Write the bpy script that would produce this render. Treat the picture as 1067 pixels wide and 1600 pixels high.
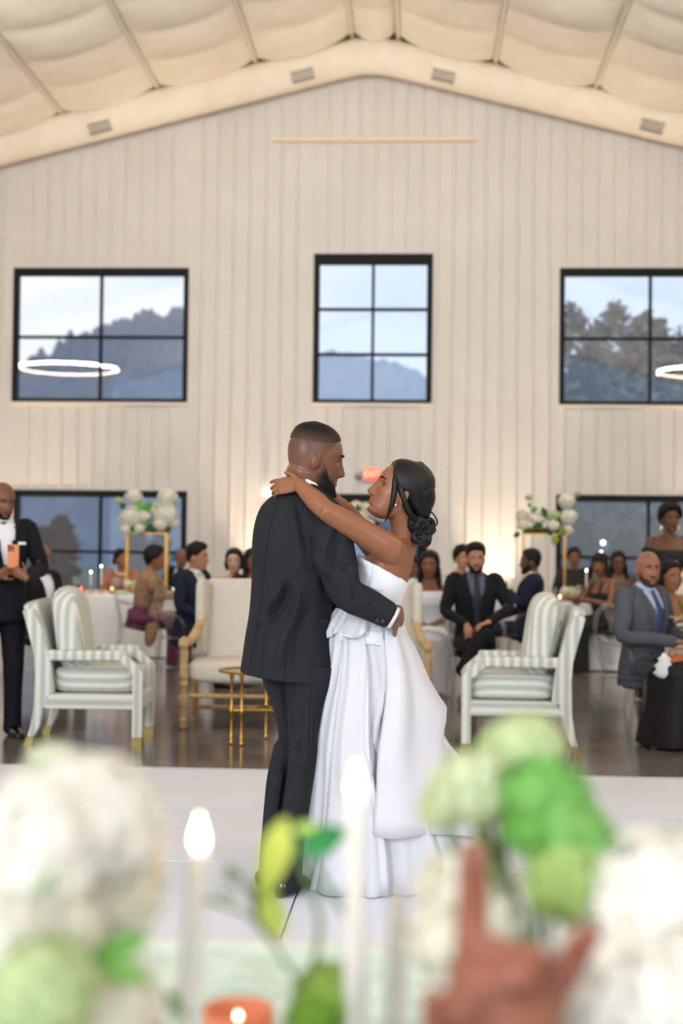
import bpy, bmesh, math, random
import numpy as np
from mathutils import Vector, Matrix, noise
from mathutils.bvhtree import BVHTree

for _o in list(bpy.data.objects): bpy.data.objects.remove(_o)
SC = bpy.context.scene
COL = SC.collection
random.seed(7)
PI = math.pi
def V(*a): return Vector(a)
def lin(c): c /= 255.0; return c/12.92 if c <= .04045 else ((c+.055)/1.055)**2.4
def C(r, g, b): return (lin(r), lin(g), lin(b), 1.0)

# ------------------------------------------------------------------ camera
FP = 2222.2                                  # 50 mm on a 24 x 36 frame, portrait
CAM = V(0, 0, 1.30)
YAW, PITCH, ROLL = math.radians(3.2), math.radians(1.55), math.radians(.65)
_A = V(-math.sin(YAW)*math.cos(PITCH), math.cos(YAW)*math.cos(PITCH), math.sin(PITCH))
_R0 = V(math.cos(YAW), math.sin(YAW), 0)
_U0 = _R0.cross(_A)
_R = _R0*math.cos(ROLL) + _U0*math.sin(ROLL)
_U = _U0*math.cos(ROLL) - _R0*math.sin(ROLL)
RH = _R0.copy()                              # horizontal right
AH = V(-math.sin(YAW), math.cos(YAW), 0)     # horizontal away
UP = V(0, 0, 1)
def W(px, py, d): return CAM + _A*d + _R*((px-533.5)/FP*d) + _U*((800-py)/FP*d)
def ray(px, py): return (_A + _R*((px-533.5)/FP) + _U*((800-py)/FP))
def G(px, py, z=0.0):
    r = ray(px, py); return CAM + r*((z-CAM.z)/r.z)
def WY(px, py, Y):
    r = ray(px, py); return CAM + r*((Y-CAM.y)/r.y)
def PROJ(p):
    q = p - CAM; d = q.dot(_A)
    return 533.5+FP*q.dot(_R)/d, 800-FP*q.dot(_U)/d, d
cd = bpy.data.cameras.new('camera'); cam = bpy.data.objects.new('camera', cd); COL.objects.link(cam)
cd.sensor_fit = 'VERTICAL'; cd.sensor_height = 36; cd.sensor_width = 24; cd.lens = 50
cd.clip_start = .05; cd.clip_end = 3000
mw = Matrix((_R, _U, -_A)).transposed().to_4x4(); mw.translation = CAM; cam.matrix_world = mw
cd.dof.use_dof = True; cd.dof.focus_distance = 5.28; cd.dof.aperture_fstop = 2.3
SC.camera = cam

# ------------------------------------------------------------------ world: dusk sky
wd = bpy.data.worlds.new('sky'); SC.world = wd; wd.use_nodes = True
nt = wd.node_tree; nt.nodes.clear()
out = nt.nodes.new('ShaderNodeOutputWorld'); bg = nt.nodes.new('ShaderNodeBackground')
tc = nt.nodes.new('ShaderNodeTexCoord'); mp = nt.nodes.new('ShaderNodeMapping')
mp.inputs['Scale'].default_value = (2.2, 2.2, 9.0); mp.inputs['Location'].default_value = (.35, 0, .3)
nz = nt.nodes.new('ShaderNodeTexNoise'); nz.inputs['Scale'].default_value = 1.6; nz.inputs['Detail'].default_value = 5
rp = nt.nodes.new('ShaderNodeValToRGB')
rp.color_ramp.elements[0].position = .38; rp.color_ramp.elements[0].color = (.66, .79, .97, 1)
rp.color_ramp.elements[1].position = .62; rp.color_ramp.elements[1].color = (.92, .96, 1.0, 1)
nt.links.new(tc.outputs['Generated'], mp.inputs[0]); nt.links.new(mp.outputs[0], nz.inputs[0])
nt.links.new(nz.outputs['Fac'], rp.inputs[0]); nt.links.new(rp.outputs[0], bg.inputs[0])
bg.inputs[1].default_value = 1.1
nt.links.new(bg.outputs[0], out.inputs[0])

# ------------------------------------------------------------------ exposure and the large lights, key lights added
SC.view_settings.view_transform = 'Standard'; SC.view_settings.look = 'None'
SC.view_settings.gamma = 1; SC.view_settings.use_curve_mapping = False
SC.view_settings.exposure = 0.22
RING_L = 130.0            # radiance of the chandelier rings
def area(name, loc, target, size, power, col):
    l = bpy.data.lights.new(name, 'AREA'); l.shape = 'DISK'; l.size = size; l.energy = power; l.color = col
    o = bpy.data.objects.new(name, l); COL.objects.link(o); o.location = loc
    o.rotation_euler = (Vector(target)-Vector(loc)).to_track_quat('-Z', 'Y').to_euler()
    return o
area('added_key_light', (-4.6, -5.0, 3.9), (-.3, 6, 1.2), 2.4, 470, (.90, .96, 1.0))  # added key light on the couple from behind the camera, no fixture
area('added_fill_light', (4.0, -5.0, 3.9), (-.3, 7, 1.2), 2.4, 190, (.90, .96, 1.0))  # weaker added light from the right, also without a fixture
WALL_FILL = 62               # power of the added lights that brighten the gable (built below)

# ------------------------------------------------------------------ mesh helpers
class MB:
    def __init__(s): s.v = []; s.f = []; s.m = []
    def add(s, v, f, m=0):
        o = len(s.v); s.v.extend([Vector(p) for p in v]); s.f.extend([[i+o for i in q] for q in f]); s.m.extend([m]*len(f)); return s
    def box(s, a, b, m=0):
        x0, y0, z0 = a; x1, y1, z1 = b
        v = [(x0,y0,z0),(x1,y0,z0),(x1,y1,z0),(x0,y1,z0),(x0,y0,z1),(x1,y0,z1),(x1,y1,z1),(x0,y1,z1)]
        return s.add(v, [(0,3,2,1),(4,5,6,7),(0,1,5,4),(1,2,6,5),(2,3,7,6),(3,0,4,7)], m)
    def bbox(s, a, b, r=.01, m=0, n=1):
        bm = bmesh.new(); bmesh.ops.create_cube(bm, size=1)
        c = (Vector(a)+Vector(b))/2; d = Vector(b)-Vector(a)
        for v in bm.verts: v.co = Vector((v.co.x*d.x, v.co.y*d.y, v.co.z*d.z))+c
        bmesh.ops.bevel(bm, geom=bm.edges[:], offset=r, segments=n, affect='EDGES', profile=.6)
        bm.verts.index_update()
        s.add([v.co.copy() for v in bm.verts], [[v.index for v in f.verts] for f in bm.faces], m); bm.free(); return s
    def loft(s, rings, cap=True, m=0, closed=True):
        n = len(rings[0]); v = [p for r in rings for p in r]; f = []
        for i in range(len(rings)-1):
            for j in range(n if closed else n-1):
                k = (j+1) % n
                f.append((i*n+j, i*n+k, (i+1)*n+k, (i+1)*n+j))
        if cap and closed:
            f.append(tuple(range(n-1, -1, -1))); f.append(tuple(range((len(rings)-1)*n, len(rings)*n)))
        return s.add(v, f, m)
    def tube(s, pts, radii, n=10, m=0, hint=None, flat=1.0, rnd=True):
        pts = [Vector(p) for p in pts]
        if not hasattr(radii, '__len__'): radii = [radii]*len(pts)
        rings = []; prev = None
        T = []
        for i in range(len(pts)):
            a = pts[max(0, i-1)]; b = pts[min(len(pts)-1, i+1)]
            T.append((b-a).normalized() if (b-a).length > 1e-9 else Vector((0,0,1)))
        for i, p in enumerate(pts):
            t = T[i]
            if prev is None:
                h = Vector(hint) if hint is not None else (Vector((0,0,1)) if abs(t.z) < .9 else Vector((0,1,0)))
                u = (h - t*h.dot(t)).normalized()
            else:
                u = (prev - t*prev.dot(t)).normalized()
            prev = u; w = t.cross(u)
            def rg(c, r): return [c + u*(r*math.cos(2*PI*k/n)) + w*(r*flat*math.sin(2*PI*k/n)) for k in range(n)]
            r = radii[i]
            if rnd and i == 0: rings.append(rg(p - t*r*.55, r*.5)); rings.append(rg(p - t*r*.25, r*.85))
            rings.append(rg(p, r))
            if rnd and i == len(pts)-1: rings.append(rg(p + t*r*.25, r*.85)); rings.append(rg(p + t*r*.55, r*.5))
        return s.loft(rings, True, m)
    def ell(s, c, r, n=16, k=10, rot=None, m=0):
        c = Vector(c); rings = []
        R = rot or Matrix.Identity(3)
        for i in range(k+1):
            a = PI*i/k; a = min(max(a, .06), PI-.06)
            rings.append([c + R @ Vector((r[0]*math.sin(a)*math.cos(2*PI*j/n), r[1]*math.sin(a)*math.sin(2*PI*j/n), -r[2]*math.cos(a))) for j in range(n)])
        return s.loft(rings, True, m)
    def lathe(s, prof, c=(0,0,0), n=14, m=0):
        c = Vector(c)
        return s.loft([[c+Vector((r*math.cos(2*PI*j/n), r*math.sin(2*PI*j/n), z)) for j in range(n)] for r, z in prof], True, m)
    def grid(s, fn, nu, nv, m=0, keep=None):
        v = [fn(i/(nu-1), j/(nv-1)) for j in range(nv) for i in range(nu)]
        f = [(j*nu+i, j*nu+i+1, (j+1)*nu+i+1, (j+1)*nu+i) for j in range(nv-1) for i in range(nu-1)
             if keep is None or keep((i+.5)/(nu-1), (j+.5)/(nv-1))]
        return s.add(v, f, m)
    def xf(s, M):
        s.v = [M @ p for p in s.v]; return s
    def mesh(s, name, smooth=True, off=None):
        me = bpy.data.meshes.new(name)
        vv = s.v if off is None else [p-off for p in s.v]
        me.from_pydata([tuple(p) for p in vv], [], s.f)
        me.polygons.foreach_set('use_smooth', [smooth]*len(me.polygons))
        return me
    def build(s, name, mat, parent=None, smooth=True, off=None, fix=True):
        me = s.mesh(name, smooth, off)
        if fix:
            bm = bmesh.new(); bm.from_mesh(me); bmesh.ops.recalc_face_normals(bm, faces=bm.faces[:]); bm.to_mesh(me); bm.free()
        mats = mat if isinstance(mat, (list, tuple)) else [mat]
        for q in mats: me.materials.append(q)
        if len(mats) > 1: me.polygons.foreach_set('material_index', s.m)
        return link(name, me, parent)
def link(name, me, parent=None):
    o = bpy.data.objects.new(name, me); COL.objects.link(o)
    if parent is not None: o.parent = parent
    return o
def tag(o, label=None, cat=None, group=None, kind=None):
    if label: o['label'] = label
    if cat: o['category'] = cat
    if group: o['group'] = group
    if kind: o['kind'] = kind
    return o
def thing(name, label, cat, loc=(0,0,0), rz=0.0, group=None):
    o = bpy.data.objects.new(name, None); COL.objects.link(o); o.location = loc; o.rotation_euler = (0,0,rz)
    o.empty_display_size = .1
    return tag(o, label, cat, group)
def copy_tree(o, parent=None):
    c = o.copy(); COL.objects.link(c)
    if parent is not None: c.parent = parent
    for ch in list(o.children): copy_tree(ch, c)
    return c
def bevel(o, w=.006, seg=2):
    m = o.modifiers.new('bevel', 'BEVEL'); m.width = w; m.segments = seg; m.limit_method = 'ANGLE'; return o
def subd(o, l=1):
    m = o.modifiers.new('subd', 'SUBSURF'); m.levels = l; m.render_levels = l; return o
def cr(xs, ys, x):
    """smooth interpolation (Catmull-Rom) of a table; vectorised over x"""
    xs = np.asarray(xs, float); ys = np.asarray(ys, float); x = np.asarray(x, float)
    i = np.clip(np.searchsorted(xs, x)-1, 0, len(xs)-2)
    h = xs[i+1]-xs[i]; t = np.clip((x-xs[i])/h, 0, 1)
    sl = np.gradient(ys, xs)
    m0 = sl[i]*h; m1 = sl[i+1]*h; t2 = t*t; t3 = t2*t
    return (2*t3-3*t2+1)*ys[i]+(t3-2*t2+t)*m0+(-2*t3+3*t2)*ys[i+1]+(t3-t2)*m1
def path(pts, m):
    """resample a list of tuples smoothly to m points"""
    a = np.array([tuple(p) for p in pts], float); t = np.linspace(0, len(pts)-1, m); k = np.arange(len(pts))
    return [tuple(float(q) for q in r) for r in np.stack([cr(k, a[:, c], t) for c in range(a.shape[1])], 1)]
def remesh(mb, voxel, it=2):
    """one continuous skin round a set of overlapping closed lofts"""
    me = mb.mesh('tmp'); o = bpy.data.objects.new('tmp', me); COL.objects.link(o)
    r = o.modifiers.new('r', 'REMESH'); r.mode = 'VOXEL'; r.voxel_size = voxel
    if it:
        q = o.modifiers.new('s', 'SMOOTH'); q.factor = .5; q.iterations = it
    dg = bpy.context.evaluated_depsgraph_get(); dg.update()
    ev = o.evaluated_get(dg); em = ev.to_mesh()
    n = len(em.vertices); co = np.empty(n*3); em.vertices.foreach_get('co', co)
    no = np.empty(n*3); em.vertices.foreach_get('normal', no)
    fs = [tuple(p.vertices) for p in em.polygons]
    ev.to_mesh_clear(); bpy.data.objects.remove(o); bpy.data.meshes.remove(me)
    return co.reshape(-1, 3), no.reshape(-1, 3), fs
def mk(name, co, fs, mat, parent=None, off=None, smooth=True, tone=None):
    me = bpy.data.meshes.new(name)
    c = np.asarray(co, float) - (np.array(off) if off is not None else 0)
    me.from_pydata(c.tolist(), [], fs); me.polygons.foreach_set('use_smooth', [smooth]*len(me.polygons))
    for q in (mat if isinstance(mat, (list, tuple)) else [mat]): me.materials.append(q)
    if tone is not None:
        at = me.color_attributes.new('tone', 'FLOAT_COLOR', 'POINT')
        t4 = np.ones((len(c), 4)); t4[:, :3] = tone; at.data.foreach_set('color', t4.ravel())
    return link(name, me, parent)

# ------------------------------------------------------------------ materials
MATS = {}
def mat(name, col, rough=.6, metal=0.0, spec=.4, col2=None, nscale=8.0, bump=0.0, bscale=60.0, emit=0.0, ecol=None, sheen=0.0, tone=False,
        stripe=None, coat=0.0, transl=0.0):
    if name in MATS: return MATS[name]
    m = bpy.data.materials.new(name); m.use_nodes = True; MATS[name] = m
    n = m.node_tree.nodes; L = m.node_tree.links; b = n['Principled BSDF']
    b.inputs['Base Color'].default_value = col; b.inputs['Roughness'].default_value = rough
    b.inputs['Metallic'].default_value = metal; b.inputs['Specular IOR Level'].default_value = spec
    if coat: b.inputs['Coat Weight'].default_value = coat; b.inputs['Coat Roughness'].default_value = .1
    if sheen: b.inputs['Sheen Weight'].default_value = sheen
    tx = n.new('ShaderNodeTexCoord')
    src = None
    if col2 is not None:
        z = n.new('ShaderNodeTexNoise'); z.inputs['Scale'].default_value = nscale; z.inputs['Detail'].default_value = 4
        L.new(tx.outputs['Object'], z.inputs[0])
        r = n.new('ShaderNodeValToRGB'); r.color_ramp.elements[0].position = .38; r.color_ramp.elements[1].position = .64
        r.color_ramp.elements[0].color = col; r.color_ramp.elements[1].color = col2
        L.new(z.outputs['Fac'], r.inputs[0]); src = r.outputs[0]
    if stripe is not None:                       # woven stripe: (axis vector, period in m, light, dark)
        ax, per, cl, cdk = stripe
        d = n.new('ShaderNodeVectorMath'); d.operation = 'DOT_PRODUCT'; d.inputs[1].default_value = ax
        L.new(tx.outputs['Object'], d.inputs[0])
        mu = n.new('ShaderNodeMath'); mu.operation = 'MULTIPLY'; mu.inputs[1].default_value = 2*PI/per
        si = n.new('ShaderNodeMath'); si.operation = 'SINE'
        L.new(d.outputs['Value'], mu.inputs[0]); L.new(mu.outputs[0], si.inputs[0])
        z = n.new('ShaderNodeTexNoise'); z.inputs['Scale'].default_value = 130; z.inputs['Detail'].default_value = 2
        L.new(tx.outputs['Object'], z.inputs[0])
        ad = n.new('ShaderNodeMath'); ad.operation = 'MULTIPLY_ADD'; ad.inputs[1].default_value = 1.6
        L.new(z.outputs['Fac'], ad.inputs[0]); L.new(si.outputs[0], ad.inputs[2])
        r = n.new('ShaderNodeValToRGB'); r.color_ramp.elements[0].position = .15; r.color_ramp.elements[1].position = .95
        r.color_ramp.elements[0].color = cdk; r.color_ramp.elements[1].color = cl
        mr = n.new('ShaderNodeMapRange'); mr.inputs['From Min'].default_value = -.3; mr.inputs['From Max'].default_value = 1.9
        L.new(ad.outputs[0], mr.inputs[0]); L.new(mr.outputs[0], r.inputs[0]); src = r.outputs[0]
    if tone:
        at = n.new('ShaderNodeAttribute'); at.attribute_name = 'tone'
        if src is None: src = at.outputs['Color']
        else:
            mx = n.new('ShaderNodeMix'); mx.data_type = 'RGBA'; mx.blend_type = 'MULTIPLY'; mx.inputs[0].default_value = 1
            L.new(src, mx.inputs[6]); L.new(at.outputs['Color'], mx.inputs[7]); src = mx.outputs[2]
    if src is not None: L.new(src, b.inputs['Base Color'])
    if bump:
        z = n.new('ShaderNodeTexNoise'); z.inputs['Scale'].default_value = bscale; z.inputs['Detail'].default_value = 3
        L.new(tx.outputs['Object'], z.inputs[0])
        bp = n.new('ShaderNodeBump'); bp.inputs['Strength'].default_value = bump; bp.inputs['Distance'].default_value = .01
        L.new(z.outputs['Fac'], bp.inputs['Height']); L.new(bp.outputs[0], b.inputs['Normal'])
    if emit:
        b.inputs['Emission Color'].default_value = ecol or col; b.inputs['Emission Strength'].default_value = emit
    if transl:
        o = n['Material Output']; t = n.new('ShaderNodeBsdfTranslucent'); t.inputs[0].default_value = col
        if src is not None: L.new(src, t.inputs[0])
        mx = n.new('ShaderNodeMixShader'); mx.inputs[0].default_value = transl
        L.new(b.outputs[0], mx.inputs[1]); L.new(t.outputs[0], mx.inputs[2]); L.new(mx.outputs[0], o.inputs[0])
    return m
def clear_mat(name, tint, refl, rough=.02, edge=.25):
    """thin clear sheet: mostly transmitting, with a mirror-like surface reflection that grows at grazing angles"""
    if name in MATS: return MATS[name]
    m = bpy.data.materials.new(name); m.use_nodes = True; MATS[name] = m
    n = m.node_tree.nodes; L = m.node_tree.links; n.remove(n['Principled BSDF'])
    t = n.new('ShaderNodeBsdfTransparent'); t.inputs[0].default_value = tint
    g = n.new('ShaderNodeBsdfGlossy'); g.inputs['Roughness'].default_value = rough
    lw = n.new('ShaderNodeLayerWeight'); lw.inputs[0].default_value = edge
    mr = n.new('ShaderNodeMapRange'); mr.inputs['To Min'].default_value = refl; mr.inputs['To Max'].default_value = .5
    mx = n.new('ShaderNodeMixShader')
    L.new(lw.outputs['Facing'], mr.inputs[0]); L.new(mr.outputs[0], mx.inputs[0])
    L.new(t.outputs[0], mx.inputs[1]); L.new(g.outputs[0], mx.inputs[2]); L.new(mx.outputs[0], n['Material Output'].inputs[0])
    return m
WALLM = mat('wall_paint', C(219,215,211), .55, col2=C(214,210,205), nscale=1.2)
BLACK = mat('black_frame', C(18,20,21), .6, spec=.2)
GLASS = clear_mat('window_glass', (.93, .95, .97, 1), .09)
ACRYL = clear_mat('clear_acrylic', (.90, .91, .92, 1), .05, .04, .35)
TUMBL = clear_mat('glassware', (.95, .96, .95, 1), .06, .02, .3)
FABRIC = mat('ceiling_fabric', C(245,237,222), .9, spec=.1, col2=C(240,231,214), nscale=2.5, bump=.15, bscale=14)
CREAMP = mat('cream_paint', C(232,222,208), .5)
GOLD = mat('gold_metal', C(196,150,72), .28, metal=1.0)
BRASS = mat('brass_cap', C(150,128,78), .45, metal=1.0)
WAX = mat('candle_wax', C(238,232,225), .5, spec=.4, transl=.3)
FLAME = mat('candle_flame', C(255,210,140), .5, emit=14, ecol=(1.0, .80, .55, 1))
CLOTH = mat('white_cloth', C(214,213,216), .85, spec=.1, bump=.1, bscale=30)
# ================================================================== the hall
D = 21.0
XR = WY(580, 110, D).x                       # ridge line
SL = .25
ZRIDGE = WY(580, 108, D).z + .05             # wall top under the ridge
ZF0 = WY(585, 42, 20.35).z                   # fabric height at the ridge
SF = .262
def zroof(x): return ZF0+.55 - SF*abs(x-XR)

# floor: polished concrete
fm = mat('polished_concrete', C(122,116,110), .16, spec=.6, col2=C(92,86,82), nscale=1.1)
_n = fm.node_tree.nodes; _L = fm.node_tree.links
_z = _n.new('ShaderNodeTexNoise'); _z.inputs['Scale'].default_value = 3.0; _z.inputs['Detail'].default_value = 5
_mr = _n.new('ShaderNodeMapRange'); _mr.inputs['To Min'].default_value = .07; _mr.inputs['To Max'].default_value = .22
_tx = _n.new('ShaderNodeTexCoord'); _L.new(_tx.outputs['Object'], _z.inputs[0]); _L.new(_z.outputs['Fac'], _mr.inputs[0]); _L.new(_mr.outputs[0], _n['Principled BSDF'].inputs['Roughness'])
fl = tag(MB().box((XR-10, -7, -.15), (XR+10, D+.2, 0)).build('floor', fm, smooth=False), kind='structure')

# dance floor of white panels
TS = 1.205
DY = G(533, 1206, .03).y                     # its far edge
X0 = -1.65 - 4*TS
dance = thing('dance_floor', 'white dance floor of square glossy panels laid in the middle of the hall', 'dance floor', (-1.2, DY-3.2, 0))
pm = mat('white_panel', C(228,233,246), .42, spec=.22, col2=C(219,225,239), nscale=.9)
rows, cols = 5, 8
pan = MB().box((.004, .011, 0), (TS-.004, TS-.011, .03)).mesh('floor_panel', False); pan.materials.append(pm)
for r in range(rows):
    for c in range(cols):
        o = link('floor_panel', pan, dance); o.location = V(X0+c*TS, DY-(r+1)*TS, 0)-dance.location
em = mat('panel_edge', C(196,196,202), .35)
MB().box((X0-.05, DY, 0), (X0+cols*TS+.05, DY+.03, .033)).build('edge_strip', em, dance, False, dance.location)
MB().box((X0, DY-rows*TS, -.004), (X0+cols*TS, DY, .004)).build('underlay', mat('underlay', C(40,40,44), .9), dance, False, dance.location)

# ---- windows and door as openings in the gable wall
def rect(l, t, r, b):
    a = [WY(l, (t+b)/2, D), WY(r, (t+b)/2, D), WY((l+r)/2, t, D), WY((l+r)/2, b, D)]
    return [a[0].x, a[1].x, a[3].z, a[2].z]
R_UL = rect(20, 419.5, 294, 628.5); R_UC = rect(489.5, 396.5, 675.5, 630); R_UR = rect(874, 418, 1160, 633)
_zt = (R_UL[3]+R_UR[3])/2; _zb = (R_UL[2]+R_UR[2])/2
for q in (R_UL, R_UR): q[2] = _zb; q[3] = _zt
R_LL = rect(20, 767, 291, 948); R_LR = rect(868, 773, 1160, 956)
_zt = (R_LL[3]+R_LR[3])/2
for q in (R_LL, R_LR): q[2] = .42; q[3] = _zt
R_DR = rect(497, 777, 668, 900); R_DR[2] = 0.0; R_DR[3] = _zt - .02
OPEN = [R_UL, R_UC, R_UR, R_LL, R_LR, R_DR]
wb = thing('wall_back', 'pale ribbed metal gable wall with black framed windows', None, (XR, D, 0)); wb['kind'] = 'structure'
PW = .2335
grid_x = [XR+(i+.5)*PW for i in range(-34, 34)]
xs = sorted(set([XR-9.8, XR-9, XR+9, XR+9.8] + grid_x + [q for r in OPEN for q in r[:2]]))
gs = set(grid_x)
for a, b in zip(xs[:-1], xs[1:]):
    if b-a < .004: continue
    mid = (a+b)/2
    segs = [(0, None)]
    for r in OPEN:
        if r[0]-1e-4 <= mid <= r[1]+1e-4:
            ns = []
            for s0, s1 in segs:
                top = 99 if s1 is None else s1
                if r[3] <= s0 or r[2] >= top: ns.append((s0, s1)); continue
                if r[2] > s0+1e-3: ns.append((s0, r[2]))
                if top > r[3]+1e-3: ns.append((r[3], s1))
            segs = ns
    for s0, s1 in segs:
        if b in gs and b-a > .07:            # a raised rib closes each panel at its right edge
            prof = [(a, 0), (b-.062, 0), (b-.048, -.024), (b-.022, -.024), (b-.008, 0), (b, 0)]
        else: prof = [(a, 0), (b, 0)]
        prof = prof + [(b, .14), (a, .14)]
        lo = [V(x, D+y, s0) for x, y in prof]
        hi = [V(x, D+y, zroof(x) if s1 is None else s1) for x, y in prof]
        if min(q.z for q in hi) - s0 < .01: continue
        MB().loft([lo, hi]).build('wall_panel', WALLM, wb, False, wb.location)
sidem = mat('side_wall_paint', C(214,204,192), .6)
for nm, x in (('wall_left', XR-9.9), ('wall_right', XR+9.9)):
    tag(MB().box((x-.1, -6, 0), (x+.1, D+.14, zroof(x)+.1)).build(nm, sidem, smooth=False), kind='structure')

def window(name, r, nx, ny, head=.11, side=.075, rows=None, sill=True):
    x0, x1, z0, z1 = r
    w = thing(name, None, None, ((x0+x1)/2, D, z0)); w['kind'] = 'structure'
    o = w.location
    fr = MB()
    y0, y1 = D-.012, D+.12
    fr.box((x0, y0, z0), (x0+side, y1, z1)); fr.box((x1-side, y0, z0), (x1, y1, z1))
    fr.box((x0+side, y0, z1-head), (x1-side, y1, z1)); fr.box((x0+side, y0, z0), (x1-side, y1, z0+.055))
    fr.build('window_frame', BLACK, w, False, o)
    gx = [x0+side+(x1-x0-2*side)*i/nx for i in range(nx+1)]
    zz = [z0+.055+(z1-head-z0-.055)*i/ny for i in range(ny+1)] if rows is None else rows
    for i in range(1, nx): MB().box((gx[i]-.022, D+.03, zz[0]), (gx[i]+.022, D+.09, zz[-1])).build('mullion', BLACK, w, False, o)
    for j in range(1, ny):
        MB().box((gx[0], D+.034, zz[j]-.022), (gx[-1], D+.086, zz[j]+.022)).build('muntin', BLACK, w, False, o)
    for i in range(nx):
        for j in range(ny):
            MB().box((gx[i]+.002, D+.056, zz[j]+.002), (gx[i+1]-.002, D+.062, zz[j+1]-.002)).build('pane', GLASS, w, False, o)
    if sill: MB().bbox((x0-.02, D-.05, z0-.05), (x1+.02, D+.02, z0-.002), .006).build('window_sill', CREAMP, w, False, o)
    return w
window('window_1', R_UL, 2, 2); window('window_2', R_UC, 2, 3, .15, .085); window('window_3', R_UR, 2, 2)
zlr = [.42+.055, _zt-.1-.82, _zt-.1]
window('window_4', R_LL, 2, 2, .10, .08, zlr); window('window_5', R_LR, 2, 2, .10, .08, zlr)
dr = thing('door_1', None, None, ((R_DR[0]+R_DR[1])/2, D, 0)); dr['kind'] = 'structure'
x0, x1, z0, z1 = R_DR; xm = (x0+x1)/2
b = MB(); b.box((x0, D-.01, 0), (x0+.07, D+.12, z1)).box((x1-.07, D-.01, 0), (x1, D+.12, z1)).box((x0+.07, D-.01, z1-.08), (x1-.07, D+.12, z1))
b.build('door_frame', BLACK, dr, False, dr.location)
for a, c in ((x0+.07, xm-.004), (xm+.004, x1-.07)):
    b = MB(); b.box((a, D+.03, .01), (a+.09, D+.08, z1-.085)).box((c-.09, D+.03, .01), (c, D+.08, z1-.085))
    b.box((a+.09, D+.03, .01), (c-.09, D+.08, .25)).box((a+.09, D+.03, z1-.19), (c-.09, D+.08, z1-.085))
    lf = b.build('door_leaf', BLACK, dr, False, dr.location)
    MB().box((a+.09, D+.05, .25), (c-.09, D+.056, z1-.19)).build('pane', GLASS, lf, False, dr.location)
    hx = c-.05 if a < xm-.1 else a+.05
    MB().tube([(hx, D-.03, .85), (hx, D-.03, 1.25)], .014).build('door_handle', BRASS, lf, True, dr.location)

# ---- roof and draped fabric ceiling
ce = thing('ceiling', None, None, (XR, 12, 8)); ce['kind'] = 'structure'
def zfab(x): return ZF0 - SF*abs(x-XR)
rf = MB()
for s in (-1, 1):
    xs_ = [XR, XR+s*10.1]
    lo = [V(xs_[0], -6, ZF0+.55), V(xs_[1], -6, ZF0+.55-SF*10.1), V(xs_[1], D+.2, ZF0+.55-SF*10.1), V(xs_[0], D+.2, ZF0+.55)]
    rf.loft([lo, [p+V(0,0,.12) for p in lo]])
rf.build('roof_deck', CREAMP, ce, False, ce.location)
seam = [WY(x, y, 20.3).x for x, y in ((92,183),(243,141),(397,100),(549,56),(622,57),(775,97),(933,135))]
sp = 1.46
left = [seam[0]-sp*i for i in (5,4,3,2,1)]; right = [seam[-1]+sp*i for i in (1,2,3,4,5)]
SX = left+seam+right
YE = 20.42
rail = mat('fabric_rail', C(226,216,200), .5)
BAY = 1.05
for i, (a, b) in enumerate(zip(SX[:-1], SX[1:])):
    rnd = random.Random(i)
    ph = rnd.random()*6
    w = b-a
    def fab(u, v, a=a, w=w, ph=ph):
        x = a+.035+u*(w-.07); y = YE-v*11.6
        k = (v*11.6/BAY) % 1.0; bay = int(v*11.6/BAY)
        s = 4*u*(1-u)
        z = zfab(x) - .05*s - (.085+.03*math.sin(bay*2.1+ph))*s**.6*(4*k*(1-k))**.7
        if abs(x-XR) < .4 and a < XR < a+w: z = zfab(a)+.02 - .05*s - .07*s*(4*k*(1-k))
        z -= .10*s*math.exp(-v*11.6/.22)                 # the hanging end hem
        z += .012*noise.noise(V(x*4, y*7, i))
        return V(x, y+.09*s*math.sin(PI*k)*1.0, z)
    MB().grid(fab, 15, 111).build('fabric_panel', FABRIC, ce, True, ce.location, fix=False)
for x in SX:
    MB().box((x-.03, 8.6, zfab(x)-.03), (x+.03, YE+.25, zfab(x)+.03)).build('fabric_rail', rail, ce, False, ce.location)

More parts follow.
